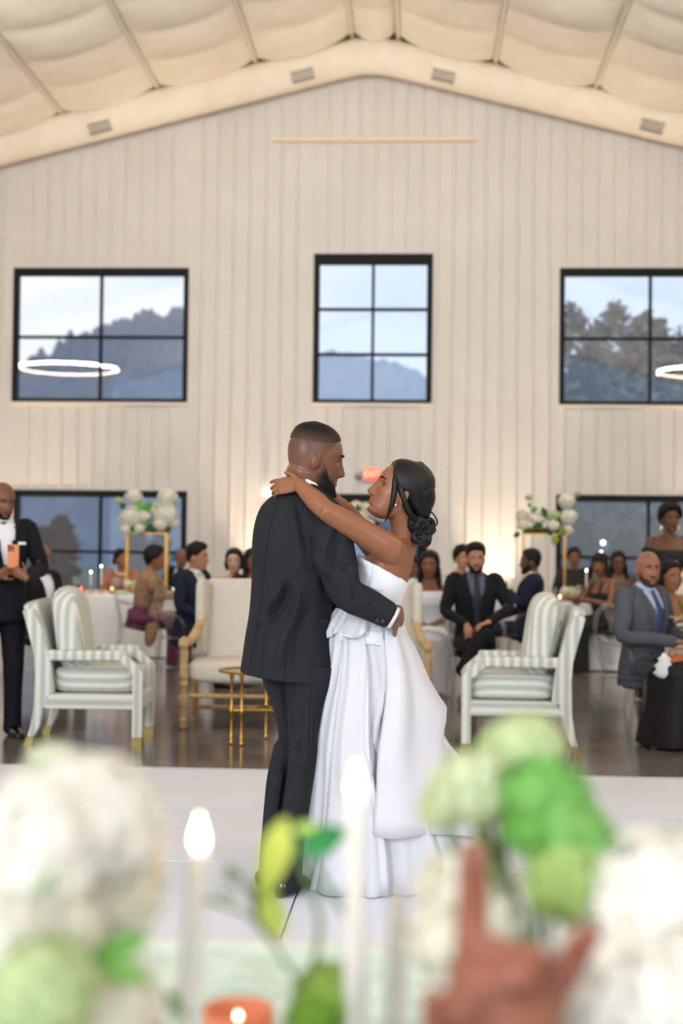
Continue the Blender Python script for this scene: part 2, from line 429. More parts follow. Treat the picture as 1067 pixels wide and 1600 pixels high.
# ---- round fabric duct that follows the gable, with four grilles
zc = WY(580, 82, D-.38).z
du = thing('air_duct', 'long round cream air duct following the gable under the ceiling', 'air duct', (XR, D-.38, zc))
pts = [(XR+s*k, D-.38, zc-.25*k) for s, k in ((-1,9.3),(-1,6),(-1,3),(-1,.5),(-1,.16),(1,.16),(1,.5),(1,3),(1,6),(1,9.3))]
ductm = mat('duct_skin', C(238,228,212), .6, col2=C(232,221,203), nscale=3, bump=.08, bscale=9)
pts[4] = (XR-.16, D-.38, zc-.055); pts[5] = (XR+.16, D-.38, zc-.055)
dbody = MB().tube(pts, .262, 28, hint=(0,0,1)).build('duct_body', ductm, du, True, du.location)
for px, py in ((469,108),(697,112),(152,195),(1023,193)):
    p = WY(px, py, D-.38-.2)
    s = -1 if px < 580 else 1
    e = V(1, 0, -s*.25).normalized(); nrm = V(0, -.8, -.6); nrm = (nrm - e*nrm.dot(e)).normalized(); u = nrm.cross(e)
    xo = p.x; c = V(xo, D-.38, zc-.25*abs(xo-XR)) + nrm*.262
    vt = MB()
    def qb(mb, a0, a1, b0, b1, h0, h1):
        return mb.loft([[c+e*a+u*bb+nrm*h for a, bb in ((a0,b0),(a1,b0),(a1,b1),(a0,b1))] for h in (h0, h1)])
    for q in ((-.185,.185,-.105,-.085),(-.185,.185,.085,.105),(-.185,-.165,-.085,.085),(.165,.185,-.085,.085)): qb(vt, *q, -.03, .02)
    g = vt.build('vent', CREAMP, du, False, du.location)
    qb(MB(), -.165, .165, -.085, .085, -.02, -.012).build('vent_back', mat('vent_dark', C(70,68,64), .7), g, False, du.location)
    for k in range(5):
        b0 = -.072+k*.033
        qb(MB(), -.165, .165, b0, b0+.014, -.012, .008).build('slat', mat('vent_slat', C(150,146,138), .5), g, False, du.location)

# slim bar on the gable
a = WY(426, 218, D-.1); b = WY(741, 221, D-.1)
MBb = MB().box((a.x, D-.11, a.z-.025), (b.x, D-.06, a.z+.02))
for k in (.15, .5, .85): MBb.box((a.x+(b.x-a.x)*k-.02, D-.06, a.z-.015), (a.x+(b.x-a.x)*k+.02, D, a.z+.012))
tag(MBb.build('wall_rail', mat('rail_cream', C(236,214,190), .5), smooth=False), 'slim pale horizontal bar fixed high on the gable wall', 'rail')

# exit sign and its twin-head emergency lamp
c = WY(581, 741, D-.06)
ex = thing('exit_sign', 'small lit red exit sign above the black double door', 'sign', (c.x, D-.024, c.z-.1))
MB().bbox((c.x-.135, D-.075, c.z-.105), (c.x+.135, D-.024, c.z+.1), .01).build('sign_box', CREAMP, ex, False, ex.location)
MB().bbox((c.x-.122, D-.083, c.z-.092), (c.x+.122, D-.074, c.z+.088), .004).build('sign_face', mat('exit_red', C(214,72,52), .5, emit=1.1, ecol=C(250,84,58)), ex, False, ex.location)
cu = bpy.data.curves.new('t', 'FONT'); cu.body = 'EXIT'; cu.size = .13; cu.extrude = .002; cu.align_x = 'CENTER'; cu.align_y = 'CENTER'
to = bpy.data.objects.new('t', cu); COL.objects.link(to); dg = bpy.context.evaluated_depsgraph_get()
me = bpy.data.meshes.new_from_object(to.evaluated_get(dg)); bpy.data.objects.remove(to)
me.materials.clear(); me.materials.append(mat('exit_letter', C(255,190,170), .5, emit=1.6, ecol=C(255,176,150)))
t = link('lettering', me, ex); t.location = V(c.x, D-.086, c.z)-ex.location; t.rotation_euler = (PI/2, 0, 0); t.scale = (.86, 1.15, 1)
c = WY(560, 743, D-.05)
el = thing('emergency_lamp', 'tiny grey emergency lamp on the wall left of the exit sign', 'lamp', (c.x, D-.024, c.z-.05))
MB().bbox((c.x-.05, D-.07, c.z-.04), (c.x+.05, D-.024, c.z+.05), .01).build('lamp_housing', mat('lamp_grey', C(176,170,158), .5), el, True, el.location)
MB().tube([(c.x, D-.06, c.z-.02), (c.x, D-.11, c.z-.03)], [.03, .035]).build('lamp_head', mat('lamp_grey2', C(120,116,104), .5), el, True, el.location)

# ---- ring chandeliers (front pair mirrors in the panes, the rest are added for light)
def chandelier(x, y, z, label, power=RING_L, up=62):
    t = thing('ring_chandelier', label, 'chandelier', (x, y, z), 0, 'ring chandeliers')
    b = MB(); n = 64
    def ringat(rr, zz, w, h):
        rr_ = []
        for k in range(n+1):
            a = 2*PI*k/n; e = V(math.cos(a), math.sin(a), 0)
            rr_.append([e*(rr+u)+V(0,0,zz+v) for u, v in ((-w,-h),(w,-h),(w,h),(-w,h))])
        return rr_
    b.loft(ringat(.97, .0, .02, .045), False).build('ring_frame', GOLD, t)
    MB().loft(ringat(.996, -.03, .005, .012), False).build('light_strip', mat('ring_light', (1,1,1,1), .5, emit=power, ecol=(1.0, .92, .80, 1)), t, False)
    MB().loft(ringat(.946, -.03, .004, .010), False).build('inner_strip', mat('ring_light_dim', (1,1,1,1), .5, emit=30, ecol=(1.0, .80, .60, 1)), t, False)
    l = bpy.data.lights.new('added_uplight', 'AREA'); l.shape = 'DISK'; l.size = 1.8; l.energy = up; l.color = (1.0, .90, .77)  # upward light added so the ceiling bounce brightens hall and gable
    o = bpy.data.objects.new('added_uplight', l); COL.objects.link(o); o.parent = t; o.location = (0, 0, .08); o.rotation_euler = (PI, 0, 0)
    top = min(zfab(x), 99)-.05-z
    for k in range(3):
        a = 2*PI*k/3; MB().tube([(.97*math.cos(a), .97*math.sin(a), .05), (0, 0, min(1.4, top))], .004, 6).build('cable', BLACK, t)
    return t
pl = W(104, 573, 28.7); pr = W(1108, 578, 28.7)
chandelier(pl.x, 2*D-pl.y, pl.z, 'ring chandelier hanging left of the guest tables, mirrored in the upper left window')
chandelier(pr.x, 2*D-pr.y, pr.z, 'ring chandelier hanging right of the guest tables, mirrored in the upper right window')
for sx, nm in ((-1, 'left'), (1, 'right')):  # unseen rear rings, put in for more light
    for y, d in ((4.6, 'beside the dance floor'), (-3.2, 'behind the head table')):
        chandelier(XR+sx*6.45, y, pl.z, 'ring chandelier added for light on the %s side of the hall, %s' % (nm, d))
for k, dx in enumerate((-2.7, 0, 2.7)):
    x = XR+dx; z = 7.3-.25*abs(dx)+.15
    t = thing('added_wall_light', 'added unseen light aimed at the gable to brighten it, %s' % ('left of the ridge', 'under the ridge', 'right of the ridge')[k], 'lamp', (x, 13.0, z), 0, 'added ceiling lights')
    MB().tube([(0,-.32,.05),(0,.0,.0)], [.14,.16], 18, rnd=False).build('lamp_housing', BLACK, t)
    MB().tube([(0,-.2,.15),(0,-.2,zfab(x)-z-.2)], .012, 8).build('hanger', BLACK, t)
    l = bpy.data.lights.new('added_wall_beam', 'AREA'); l.shape = 'DISK'; l.size = .3; l.energy = WALL_FILL; l.color = (1.0, .95, .88)  # invented light with a housing round it, added to brighten the gable
    o = bpy.data.objects.new('added_wall_beam', l); COL.objects.link(o); o.parent = t; o.location = (0, .03, 0); o.rotation_euler = V(0, 8, -3.6).to_track_quat('-Z', 'Y').to_euler()
# ---- warm uplights standing at the foot of the gable
for px, lab in ((50,'left of the left table'),(408,'behind the groom'),(772,'behind the seated guests'),(1135,'right of the lower right window')):
    p = WY(px, 980, D-.3); p.z = 0
    t = thing('uplight', 'small black floor uplight at the foot of the wall, %s' % lab, 'lamp', (p.x, p.y, 0), 0, 'uplights')
    MB().lathe([(.07,0),(.08,.01),(.08,.14),(.06,.15),(.055,.10)], n=18).build('lamp_housing', BLACK, t)
    MB().lathe([(.05,.095),(.05,.10)], n=18).build('lens', mat('uplight_lens', (1,1,1,1), .4, emit=6, ecol=(1,.75,.5,1)), t)
    l = bpy.data.lights.new('uplight_beam', 'SPOT'); l.energy = 420; l.color = (1.0, .74, .50); l.spot_size = math.radians(58); l.spot_blend = 1.0; l.shadow_soft_size = .05
    o = bpy.data.objects.new('uplight_beam', l); COL.objects.link(o); o.parent = t; o.location = (0, 0, .16)
    o.rotation_euler = V(0, .03, 1).to_track_quat('-Z', 'Y').to_euler()
# ================================================================== outside
lawn = tag(MB().box((-160, D+.5, -.35), (160, 420, -.2)).build('lawn', mat('lawn_grass', C(58,92,92), .9, col2=C(44,72,80), nscale=.3), smooth=False), kind='structure')
def hill(name, yd, prof, colr, colr2, amp, cs, seed):
    """wooded ridge: prof is a list of (px, py) of its skyline at depth yd"""
    P = [WY(a, b, yd) for a, b in prof]
    xx = [p.x for p in P]; zz = [p.z for p in P]
    x0, x1 = xx[0], xx[-1]
    def fn(u, v, _j=[0]):
        x = x0+(x1-x0)*u; z = float(cr(xx, zz, x))
        y = yd + (v-.6)*yd*.5
        h = z*max(0.0, 1-((v-.6)/.6)**2) if v < .6 else z*max(0, 1-((v-.6)/.5)**2)
        h += amp*(noise.noise(V(x*cs, y*cs*.7, seed))*.6 + abs(noise.noise(V(x*cs*2.6, y*cs*2, seed+4)))*.9)*min(1, v*5)
        return V(x, y, h-.3)
    o = MB().grid(fn, 420, 46).build(name, mat(name+'_mat', colr, 1.0, spec=0, col2=colr2, nscale=.35), smooth=True, fix=False)  # colr and colr2 carry the bluish haze of distance
    return tag(o, kind='structure')
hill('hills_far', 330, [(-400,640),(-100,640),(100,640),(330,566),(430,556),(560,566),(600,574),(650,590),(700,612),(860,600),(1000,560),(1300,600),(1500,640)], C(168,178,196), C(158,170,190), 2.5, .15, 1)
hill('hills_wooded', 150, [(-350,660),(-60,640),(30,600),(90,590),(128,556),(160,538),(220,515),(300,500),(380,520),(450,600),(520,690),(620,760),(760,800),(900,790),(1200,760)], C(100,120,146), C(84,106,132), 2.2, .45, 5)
def tree(px, pyt, y, rw, label, seed, dark=0):
    r = random.Random(seed)
    top = WY(px, pyt, y); h = top.z+.2
    t = thing('tree', label, 'tree', (top.x, y, -.2), 0, 'trees beyond the right windows')
    tb = MB(); tb.tube([(0,0,0),(.1,0,h*.3),(0,.1,h*.6),(.05,0,h*.85)], [.16,.13,.09,.04], 7)
    for k in range(7):
        a = r.random()*6.28; z = h*(.3+.5*r.random()); tb.tube([(0,0,z),(rw*.4*math.cos(a), rw*.4*math.sin(a), z+h*.1),(rw*.8*math.cos(a), rw*.8*math.sin(a), z+h*.18)], [.06,.04,.015], 5)
    tb.build('trunk', mat('bark', C(62,60,66), .9), t)
    lb = MB(); m = 1500
    for k in range(m):
        a = r.random()*6.28; z = r.random()**.8; rr = rw*(math.sin(PI*min(1, .12+z*.88))**.6)*(r.random()**.45)
        c = V(rr*math.cos(a), rr*math.sin(a), h*(.16+.86*z)+r.gauss(0, .15))
        d1 = V(r.gauss(0,1), r.gauss(0,1), r.gauss(0,.6)).normalized()*r.uniform(.12,.26); d2 = d1.cross(V(r.gauss(0,1), r.gauss(0,1), r.gauss(0,1))).normalized()*.09
        lb.add([c-d1, c-d2, c+d1, c+d2], [(0,1,2,3)])
    f = lb.build('foliage', mat('tree_leaf%d' % dark, (C(116,126,130), C(102,114,120))[dark], .9, spec=0, col2=(C(104,116,124), C(88,102,110))[dark], nscale=1.0), t, False, fix=False)  # grey haze of the distance put into the leaf colours
    f['kind'] = 'stuff'
for k, (px, py, y, rw, lab) in enumerate(((893,498,38,1.6,'leafy tree filling the left pane of the upper right window'),(960,492,44,1.9,'tall leafy tree at the middle of the upper right window'),
        (1012,512,34,1.5,'leafy tree behind the mullion of the upper right window'),(1062,540,49,1.8,'shorter leafy tree by the right edge of the upper right window'),(1125,520,41,2.0,'broad tree beyond the right edge of the upper right window'),(922,560,32,1.2,'low dark tree in front of the tallest one, upper right window'))):
    tree(px, py, y, rw, lab, 30+k, k % 2)
def shrub(px, pyt, y, rw, label, seed):
    r = random.Random(seed); top = WY(px, pyt, y); h = top.z+.2
    t = thing('shrub', label, 'shrub', (top.x, y, -.2), 0, 'shrubs on the lawn')
    MB().tube([(0,0,0),(0,0,h*.4)], [.08,.05], 6).build('stem', mat('bark', C(62,60,66)), t)
    lb = MB()
    for k in range(500):
        a = r.random()*6.28; z = r.random(); rr = rw*math.sqrt(max(.02, 1-(z*1.0)**2))*(r.random()**.4)
        c = V(rr*math.cos(a), rr*math.sin(a), h*(.1+.9*z))
        d1 = V(r.gauss(0,1), r.gauss(0,1), r.gauss(0,.6)).normalized()*r.uniform(.12,.22); d2 = d1.cross(V(r.gauss(0,1), r.gauss(0,1), r.gauss(0,1))).normalized()*.09
        lb.add([c-d1, c-d2, c+d1, c+d2], [(0,1,2,3)])
    f = lb.build('foliage', mat('shrub_leaf', C(34,48,72), .9, spec=0, col2=C(26,38,58), nscale=1.2), t, False, fix=False); f['kind'] = 'stuff'
for k, (px, py, y, rw, lab) in enumerate(((95,808,36,.55,'round dark shrub seen through the lower left window, left pane'),(66,826,38,.4,'small dark shrub left of the round one outside the lower left window'),
        (214,832,36,.45,'dark shrub seen between the gold posts through the lower left window'),(250,835,37,.4,'dark shrub behind the right gold post outside the lower left window'),(900,812,27.5,.5,'dark pointed shrub outside the lower right window'),(978,835,25.0,.4,'low dark shrub outside the lower right window'))):
    shrub(px, py, y, rw, lab, 60+k)
for px, py, lab in ((942,848,'larger glowing globe standing in for a lamp reflection in the lower right window'),(940,864,'smaller glowing globe standing in for a lamp reflection low in the lower right window')):
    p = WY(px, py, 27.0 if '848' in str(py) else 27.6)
    t = thing('reflection_globe', lab, 'lamp', (p.x, p.y, -.2), 0, 'reflection globes')
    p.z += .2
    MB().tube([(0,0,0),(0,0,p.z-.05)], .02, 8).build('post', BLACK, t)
    MB().ell((0,0,p.z), (.035,.035,.035)).build('globe', mat('reflection_glow', C(255,250,240), .4, emit=12, ecol=(.95,.95,1,1)), t)  # glowing globe added to imitate a lamp reflected in the pane
# ================================================================== lounge furniture
SAGE, OFFW = C(188,196,188), C(234,233,228)
def stripes(nm, ax, per=.062): return mat('stripe_'+nm, OFFW, .9, spec=.1, stripe=(ax, per, OFFW, SAGE), bump=.25, bscale=160)
ST_SEAT = stripes('seat', (1,0,1)); ST_BACK = stripes('back', (1,1,0)); ST_ARM = stripes('arm', (0,1,0)); ST_RAIL = stripes('rail', (1,0,1), .07)
def puff(a, b, r, n=4, bulge=.0):
    mb = MB().bbox(a, b, r, n=n)
    c = (Vector(a)+Vector(b))/2; h = (Vector(b)-Vector(a))/2
    for p in mb.v:
        q = p-c; ux, uy, uz = q.x/h.x, q.y/h.y, q.z/h.z
        p.x += bulge*ux*max(0, 1-uy*uy)*max(0, 1-uz*uz)*abs(ux)**.5
        p.y += bulge*uy*max(0, 1-ux*ux)*max(0, 1-uz*uz)
        p.z += bulge*uz*max(0, 1-ux*ux)*max(0, 1-uy*uy)
    return mb
def gridbox(a, b, nx, ny, nz, fn):
    """closed box surface cut into a grid and pushed through fn(point, ux, uy, uz)"""
    bm = bmesh.new(); bmesh.ops.create_cube(bm, size=2)
    bmesh.ops.subdivide_edges(bm, edges=bm.edges[:], cuts=max(nx, ny, nz), use_grid_fill=True)
    c = (Vector(a)+Vector(b))/2; h = (Vector(b)-Vector(a))/2
    bm.verts.index_update(); vs = []
    for v in bm.verts:
        u = v.co.copy(); vs.append(fn(c, h, u))
    m = MB(); m.add(vs, [[v.index for v in f.verts] for f in bm.faces]); bm.free(); return m
def cushion(a, b, rnd=.35, p=5.0, bulge=.02, lean=0.0):
    def fn(c, h, u):
        l = (abs(u.x)**p+abs(u.y)**p+abs(u.z)**p)**(1/p); q = u/l
        k = V(q.x*h.x, q.y*h.y, q.z*h.z)
        k += V(k.x*bulge*2*(1-u.y**2)*(1-u.z**2)*.5, k.y*bulge*4*(1-u.x**2)*(1-u.z**2), k.z*bulge*8*(1-u.x**2)*(1-u.y**2))
        k.y += lean*k.z
        return c+k
    return gridbox(a, b, 7, 7, 7, fn)
def prism_x(poly, x0, x1):
    return MB().loft([[V(x0, y, z) for y, z in poly], [V(x1, y, z) for y, z in poly]])
def make_armchair(label):
    t = thing('armchair', label, 'armchair', (0,0,0), 0, 'striped armchairs')
    Wd = .33
    fabr = None
    out = [(-.056,.883),(-.02,.758),(.024,.594),(.034,.468),(.029,.246),(.006,.11),(-.012,.05)]
    inn = [(.035,.05),(.072,.12),(.095,.236),(.16,.34),(.142,.516),(.116,.632),(.062,.80),(.02,.90)]
    for s in (-1, 1):
        o = prism_x(out+inn, s*Wd, s*(Wd-.075)).build('rear_post', ST_BACK, t, False); bevel(o, .012, 3)
        o = prism_x([(.676,.05),(.743,.05),(.743,.478),(.725,.51),(.61,.612),(.585,.555),(.676,.47)], s*Wd, s*(Wd-.08)).build('leg', ST_BACK, t, False); bevel(o, .012, 3)
        o = MB().box((min(s*Wd, s*(Wd-.09)), .10, .552), (max(s*Wd, s*(Wd-.09)), .63, .622)).build('armrest', ST_ARM, t, False); bevel(o, .02, 3)
        o = MB().box((min(s*Wd, s*(Wd-.06)), .10, .238), (max(s*Wd, s*(Wd-.06)), .69, .333)).build('side_rail', ST_RAIL, t, False); bevel(o, .01, 2)
        MB().box((min(s*Wd, s*(Wd-.08))-.001, .676, 0), (max(s*Wd, s*(Wd-.08))+.001, .744, .052)).build('foot_cap', BRASS, t, False)
        MB().loft([[V(s*(Wd+.001), y, z) for y, z in ((-.03,0),(.02,0),(.036,.052),(-.012,.052))], [V(s*(Wd-.076), y, z) for y, z in ((-.03,0),(.02,0),(.036,.052),(-.012,.052))]]).build('foot_cap', BRASS, t, False)
    o = MB().box((-Wd+.07, .677, .235), (Wd-.07, .735, .333)).build('front_rail', ST_RAIL, t, False); bevel(o, .01, 2)
    MB().box((-Wd+.05, .05, .25), (Wd-.05, .69, .335)).build('seat_deck', ST_RAIL, t, False)
    def bk(u, v):
        x = (-Wd+.03)+u*2*(Wd-.03); z = .30+v*.62; bow = .03*(1-(2*u-1)**2)
        y = float(np.interp(z, [.3,.47,.6,.76,.9], [.10,.09,.08,.035,-.01]))
        return V(x, y-bow*.4, z+.025*(1-(2*u-1)**2)*v)
    b = MB().grid(bk, 9, 8); o = b.build('backrest', ST_BACK, t); sm = o.modifiers.new('s', 'SOLIDIFY'); sm.thickness = .085; sm.offset = 0
    cushion((-.245, .13, .337), (.245, .70, .508), p=7, bulge=.012).build('seat_cushion', ST_SEAT, t)
    cushion((-.25, .13, .505), (.25, .32, 1.0), p=6, bulge=.02, lean=-.14).build('back_cushion', ST_BACK, t)
    return t
def place_side(o, px_rear, px_front, py_l, d, face, extra=0):
    pass
ac1 = make_armchair('sage striped armchair facing right, beside the man with the phone')
p = W(45, 1164, 9.52); p.z = 0
# chair looks to the right (+x): local +y -> world +x
def set_chair(o, rear_px, rear_py, ang):
    g = G(rear_px, rear_py, 0)                # near rear foot on the floor
    o.rotation_euler = (0, 0, ang)
    R3 = Matrix.Rotation(ang, 3, 'Z')
    return g, R3
g, R3 = set_chair(ac1, 46, 1163, -PI/2+YAW); ac1.location = g - R3 @ V(.29, 0, 0)   # right side of the chair is nearest
ac2 = copy_tree(ac1); ac2['label'] = 'sage striped armchair facing left, in front of the guests at right'
g, R3 = set_chair(ac2, 900, 1179, PI/2+YAW-math.radians(5)); ac2.location = g - R3 @ V(-.29, 0, 0)

LINEN = mat('cream_linen', C(214,206,194), .9, spec=.1, col2=C(208,200,188), nscale=30, bump=.3, bscale=220)
OAK = mat('bleached_oak', C(196,166,122), .55, col2=C(172,140,98), nscale=14)
def make_settee():
    g = G(476, 1143, 0)
    t = thing('settee', 'cream linen wingback settee with turned oak legs behind the couple', 'settee', (g.x, g.y, 0), PI+YAW*.4)
    hw = .875
    turned = [(.018,0),(.026,.01),(.032,.035),(.022,.055),(.034,.065),(.034,.075),(.02,.085),(.030,.11),(.034,.135),(.026,.16),(.038,.17),(.038,.245),(.034,.25),(.022,.262),(.036,.28),(.022,.298),(.034,.305),(.034,.35)]
    for x in (-hw, 0, hw):
        MB().lathe(turned, (x, 0, 0), 14).build('leg', OAK, t)
        MB().lathe([(.024,0),(.03,.05),(.03,.35)], (x, -.58, 0), 4).build('leg', OAK, t, False)
        MB().tube([(x, 0, .21), (x, -.58, .21)], .016, 8).build('stretcher', OAK, t)
    post = [(.034,.35),(.034,.42),(.024,.43),(.036,.445),(.03,.46),(.03,.54),(.036,.55),(.024,.57),(.03,.60)]
    for s in (-1, 1):
        MB().lathe(post, (s*hw, 0, 0), 14).build('arm_post', OAK, t)
        pts = path([(s*(hw), .045, .60), (s*(hw), .02, .635), (s*(hw-.02), -.10, .625), (s*(hw-.05), -.22, .68), (s*(hw-.075), -.33, .76), (s*(hw-.085), -.38, .80)], 14)
        MB().tube(pts, [.03,.036,.036,.035,.034,.034,.034,.034,.034,.034,.034,.034,.034,.03], 12).build('armrest', OAK, t)
        def wing(u, v, s=s):
            z = .50+v*.575; y = -.55 + u*(.26*(1-.25*abs(v-.62)) if v > .3 else .26*(.45+v*1.55))
            return V(s*(hw-.085+.02*u), y, z)
        w = MB().grid(wing, 6, 10).build('wing', LINEN, t); m = w.modifiers.new('s', 'SOLIDIFY'); m.thickness = .07; m.offset = 0; subd(w, 1)
    MB().tube([(-hw, 0, .245), (hw, 0, .245)], .017, 10).build('stretcher', OAK, t)
    MB().tube([(-hw, -.58, .10), (hw, -.58, .10)], .017, 10).build('stretcher', OAK, t)
    cushion((-hw+.03, -.56, .33), (hw-.03, .045, .50), p=7, bulge=.025).build('seat_cushion', LINEN, t)
    def bk(u, v):
        x = (-hw+.09)+u*2*(hw-.09); z = .44+v*.635
        return V(x, -.50-.10*v + .03*math.sin(PI*u)*math.sin(PI*v), z)
    w = MB().grid(bk, 16, 10).build('backrest', LINEN, t); m = w.modifiers.new('s', 'SOLIDIFY'); m.thickness = .10; m.offset = 0; bevel(w, .03, 3)
    return t
make_settee()

def make_side_table():
    g = G(402, 1160, 0)
    t = thing('side_table', 'round gold side table with a clear glass top behind the groom', 'side table', (g.x, g.y, 0))
    r = .262
    MB().lathe([(0.01,.482),(r-.012,.482),(r-.012,.490),(.01,.490)], n=40).build('table_top', clear_mat('table_glass', (.88,.93,.90,1), .10), t)
    n = 48; rg = []
    for k in range(n+1):
        a = 2*PI*k/n; e = V(math.cos(a), math.sin(a), 0); rg.append([e*(r+.010*math.cos(b))+V(0,0,.484+.010*math.sin(b)) for b in [2*PI*j/8 for j in range(8)]])
    MB().loft(rg, False).build('rim', GOLD, t)
    prof = [(.010,0),(.014,.006),(.014,.02),(.008,.03),(.013,.05),(.009,.06),(.009,.20),(.014,.21),(.018,.226),(.014,.243),(.009,.255),(.009,.44),(.016,.452),(.018,.462),(.012,.475)]
    for a in (218, 245, 340, 80):
        a = math.radians(a)
        MB().lathe(prof, (.205*math.cos(a), .205*math.sin(a), 0), 12).build('leg', GOLD, t)
    for a, b in ((218,340),(245,80)):
        a, b = math.radians(a), math.radians(b)
        MB().tube([(.205*math.cos(a), .205*math.sin(a), .228), (.205*math.cos(b), .205*math.sin(b), .228)], .008, 8).build('stretcher', GOLD, t)
make_side_table()

# ================================================================== clear acrylic chairs
def make_ghost():
    t = thing('ghost_chair', 'clear acrylic chair', 'chair', (0,0,0), 0, 'clear acrylic chairs')
    cushion((-.24, -.22, .435), (.24, .24, .465), p=6, bulge=0).build('seat', ACRYL, t)
    for s in (-1, 1):
        MB().tube([(s*.205, .20, .44), (s*.215, .215, .2), (s*.225, .23, .0)], [.024,.021,.016], 8, rnd=False).build('leg', ACRYL, t)
        MB().tube([(s*.19, -.19, .44), (s*.20, -.22, .2), (s*.21, -.27, .0)], [.024,.021,.016], 8, rnd=False).build('leg', ACRYL, t)
        pts = path([(s*.20, .12, .45), (s*.245, .12, .58), (s*.25, .06, .66), (s*.24, -.10, .69), (s*.20, -.21, .72)], 12)
        MB().tube(pts, .017, 8).build('armrest', ACRYL, t)
    pts = path([(-.15,-.19,.46),(-.20,-.22,.62),(-.20,-.25,.78),(-.12,-.275,.90),(0,-.28,.93),(.12,-.275,.90),(.20,-.25,.78),(.20,-.22,.62),(.15,-.19,.46)], 28)
    MB().tube(pts, .017, 8).build('back_frame', ACRYL, t)
    def bk(u, v):
        z = .52+v*.40; h = .19*math.sqrt(max(0, 1-((z-.70)/.235)**2)); return V((u*2-1)*h, -.19-.22*(z-.46)+.0, z)
    MB().grid(bk, 7, 9).build('backrest', ACRYL, t, fix=False)
    return t
GHOST = make_ghost(); _ghost_used = [False]
def ghost(loc, rz, label):
    o = GHOST if not _ghost_used[0] else copy_tree(GHOST)
    _ghost_used[0] = True
    o.location = loc; o.rotation_euler = (0, 0, rz); o['label'] = label
    return o

# ================================================================== guest tables
def table(px, d, r, label, clabel):
    c = W(px, 900, d); c.z = 0
    t = thing('round_table', label, 'table', c, 0, 'round guest tables')
    MB().lathe([(r*.2,.715),(r-.01,.715),(r,.722),(r,.735),(r-.01,.742),(.02,.742)], n=40).build('tabletop', mat('table_wood', C(150,120,90), .6), t)
    MB().lathe([(.28,0),(.28,.03),(.06,.05),(.05,.70),(.2,.715)], n=20).build('pedestal', BLACK, t)
    n = 96; rg = []
    for z, k in ((.748,.02),(.75,.5),(.75,r-.02),(.744,r+.012),(.70,r+.03),(.5,r+.05),(.25,r+.07),(.012,r+.09)):
        ring = []
        for j in range(n):
            a = 2*PI*j/n; amp = max(0, (.74-z))*.07
            rr = (k+amp*math.sin(a*15+math.sin(a*4)*1.5)) if k > .6 else k
            ring.append(V(rr*math.cos(a), rr*math.sin(a), z))
        rg.append(ring)
    cl = MB().loft(rg, False).build('tablecloth', CLOTH); cl.location = c
    tag(cl, clabel, 'tablecloth', 'white tablecloths')
    return c
T_L = table(190, 17.7, .9, 'round guest table under the lower left window', 'white cloth on the round table under the lower left window')
T_C = table(560, 17.6, .9, 'round guest table behind the settee, by the black door', 'white cloth on the round table behind the settee')
T_R = table(905, 16.7, .9, 'round guest table behind the right armchair', 'white cloth on the round table behind the right armchair')
T_M = table(760, 19.2, .75, 'round guest table against the wall between the windows', 'white cloth on the table against the wall between the windows')
T_N = table(1236, 10.9, .9, 'round guest table cut by the right edge of the picture', 'white cloth on the table cut by the right edge')
def on_table(px, py, T, r=.8):
    """point on the table top nearest to the wanted pixel column"""
    d = PROJ(T+V(0,0,.75))[2]
    q = W(px, 900, d); v = V(q.x-T.x, q.y-T.y, 0)
    return v
def candle(loc, h, label, grp, holder=.1, tilt=None, r=.011, flame=True, hl=None, fr=.009):
    if holder:
        s = tag(MB().lathe([(.04,0),(.042,.006),(.012,.014),(.008,.03),(.012,holder*.5),(.008,holder*.6),(.016,holder-.012),(.016,holder),(.010,holder)], n=14).build('candlestick', GOLD), hl or ('gold candlestick under the '+label), 'candlestick', 'candlesticks')
        s.location = loc
    t = thing('taper_candle', label, 'candle', Vector(loc)+V(0,0,holder), 0, grp)
    ln = tilt or V(0,0,1)
    ax = Vector(ln).normalized()
    MB().tube([ax*0, ax*h*.5, ax*h], [r*1.15, r*1.05, r*.85], 14).build('wax', WAX, t)
    tip = ax*h
    MB().tube([tip, tip+V(0,0,.012)], .0012, 6).build('wick', BLACK, t)
    if flame:
        MB().lathe([(.0008,.003),(fr*.75,.007),(fr,.013),(fr*.8,.019),(fr*.35,.027),(.0006,.034)], tip, 12).build('flame', FLAME, t)
    return t
def votive(loc, label, col='amber_glass', grp='votive candles'):
    t = thing('votive', label, 'votive', loc, 0, grp)
    g = clear_mat('votive_'+col, {'amber_glass': (.95,.62,.35,1), 'orange_glass': (.95,.35,.10,1), 'clear': (.95,.93,.88,1)}[col], .06)
    MB().lathe([(.03,0),(.034,.004),(.036,.085),(.034,.085),(.031,.01)], n=16).build('glass_cup', g, t)
    MB().lathe([(.02,.012),(.029,.012),(.029,.04),(.001,.042)], n=14).build('wax', WAX, t)
    MB().lathe([(.0008,.042),(.007,.05),(.008,.058),(.005,.07),(.0006,.082)], n=10).build('flame', FLAME, t)
    return t
def goblet(loc, label, h=.19):
    t = thing('wine_glass', label, 'glass', loc, 0, 'wine glasses')
    MB().lathe([(.035,0),(.035,.003),(.005,.008),(.004,h*.45),(.02,h*.5),(.038,h*.62),(.041,h*.8),(.036,h),(.035,h),(.039,h*.8),(.036,h*.63),(.001,h*.52)], n=16).build('glass_bowl', TUMBL, t)
    return t
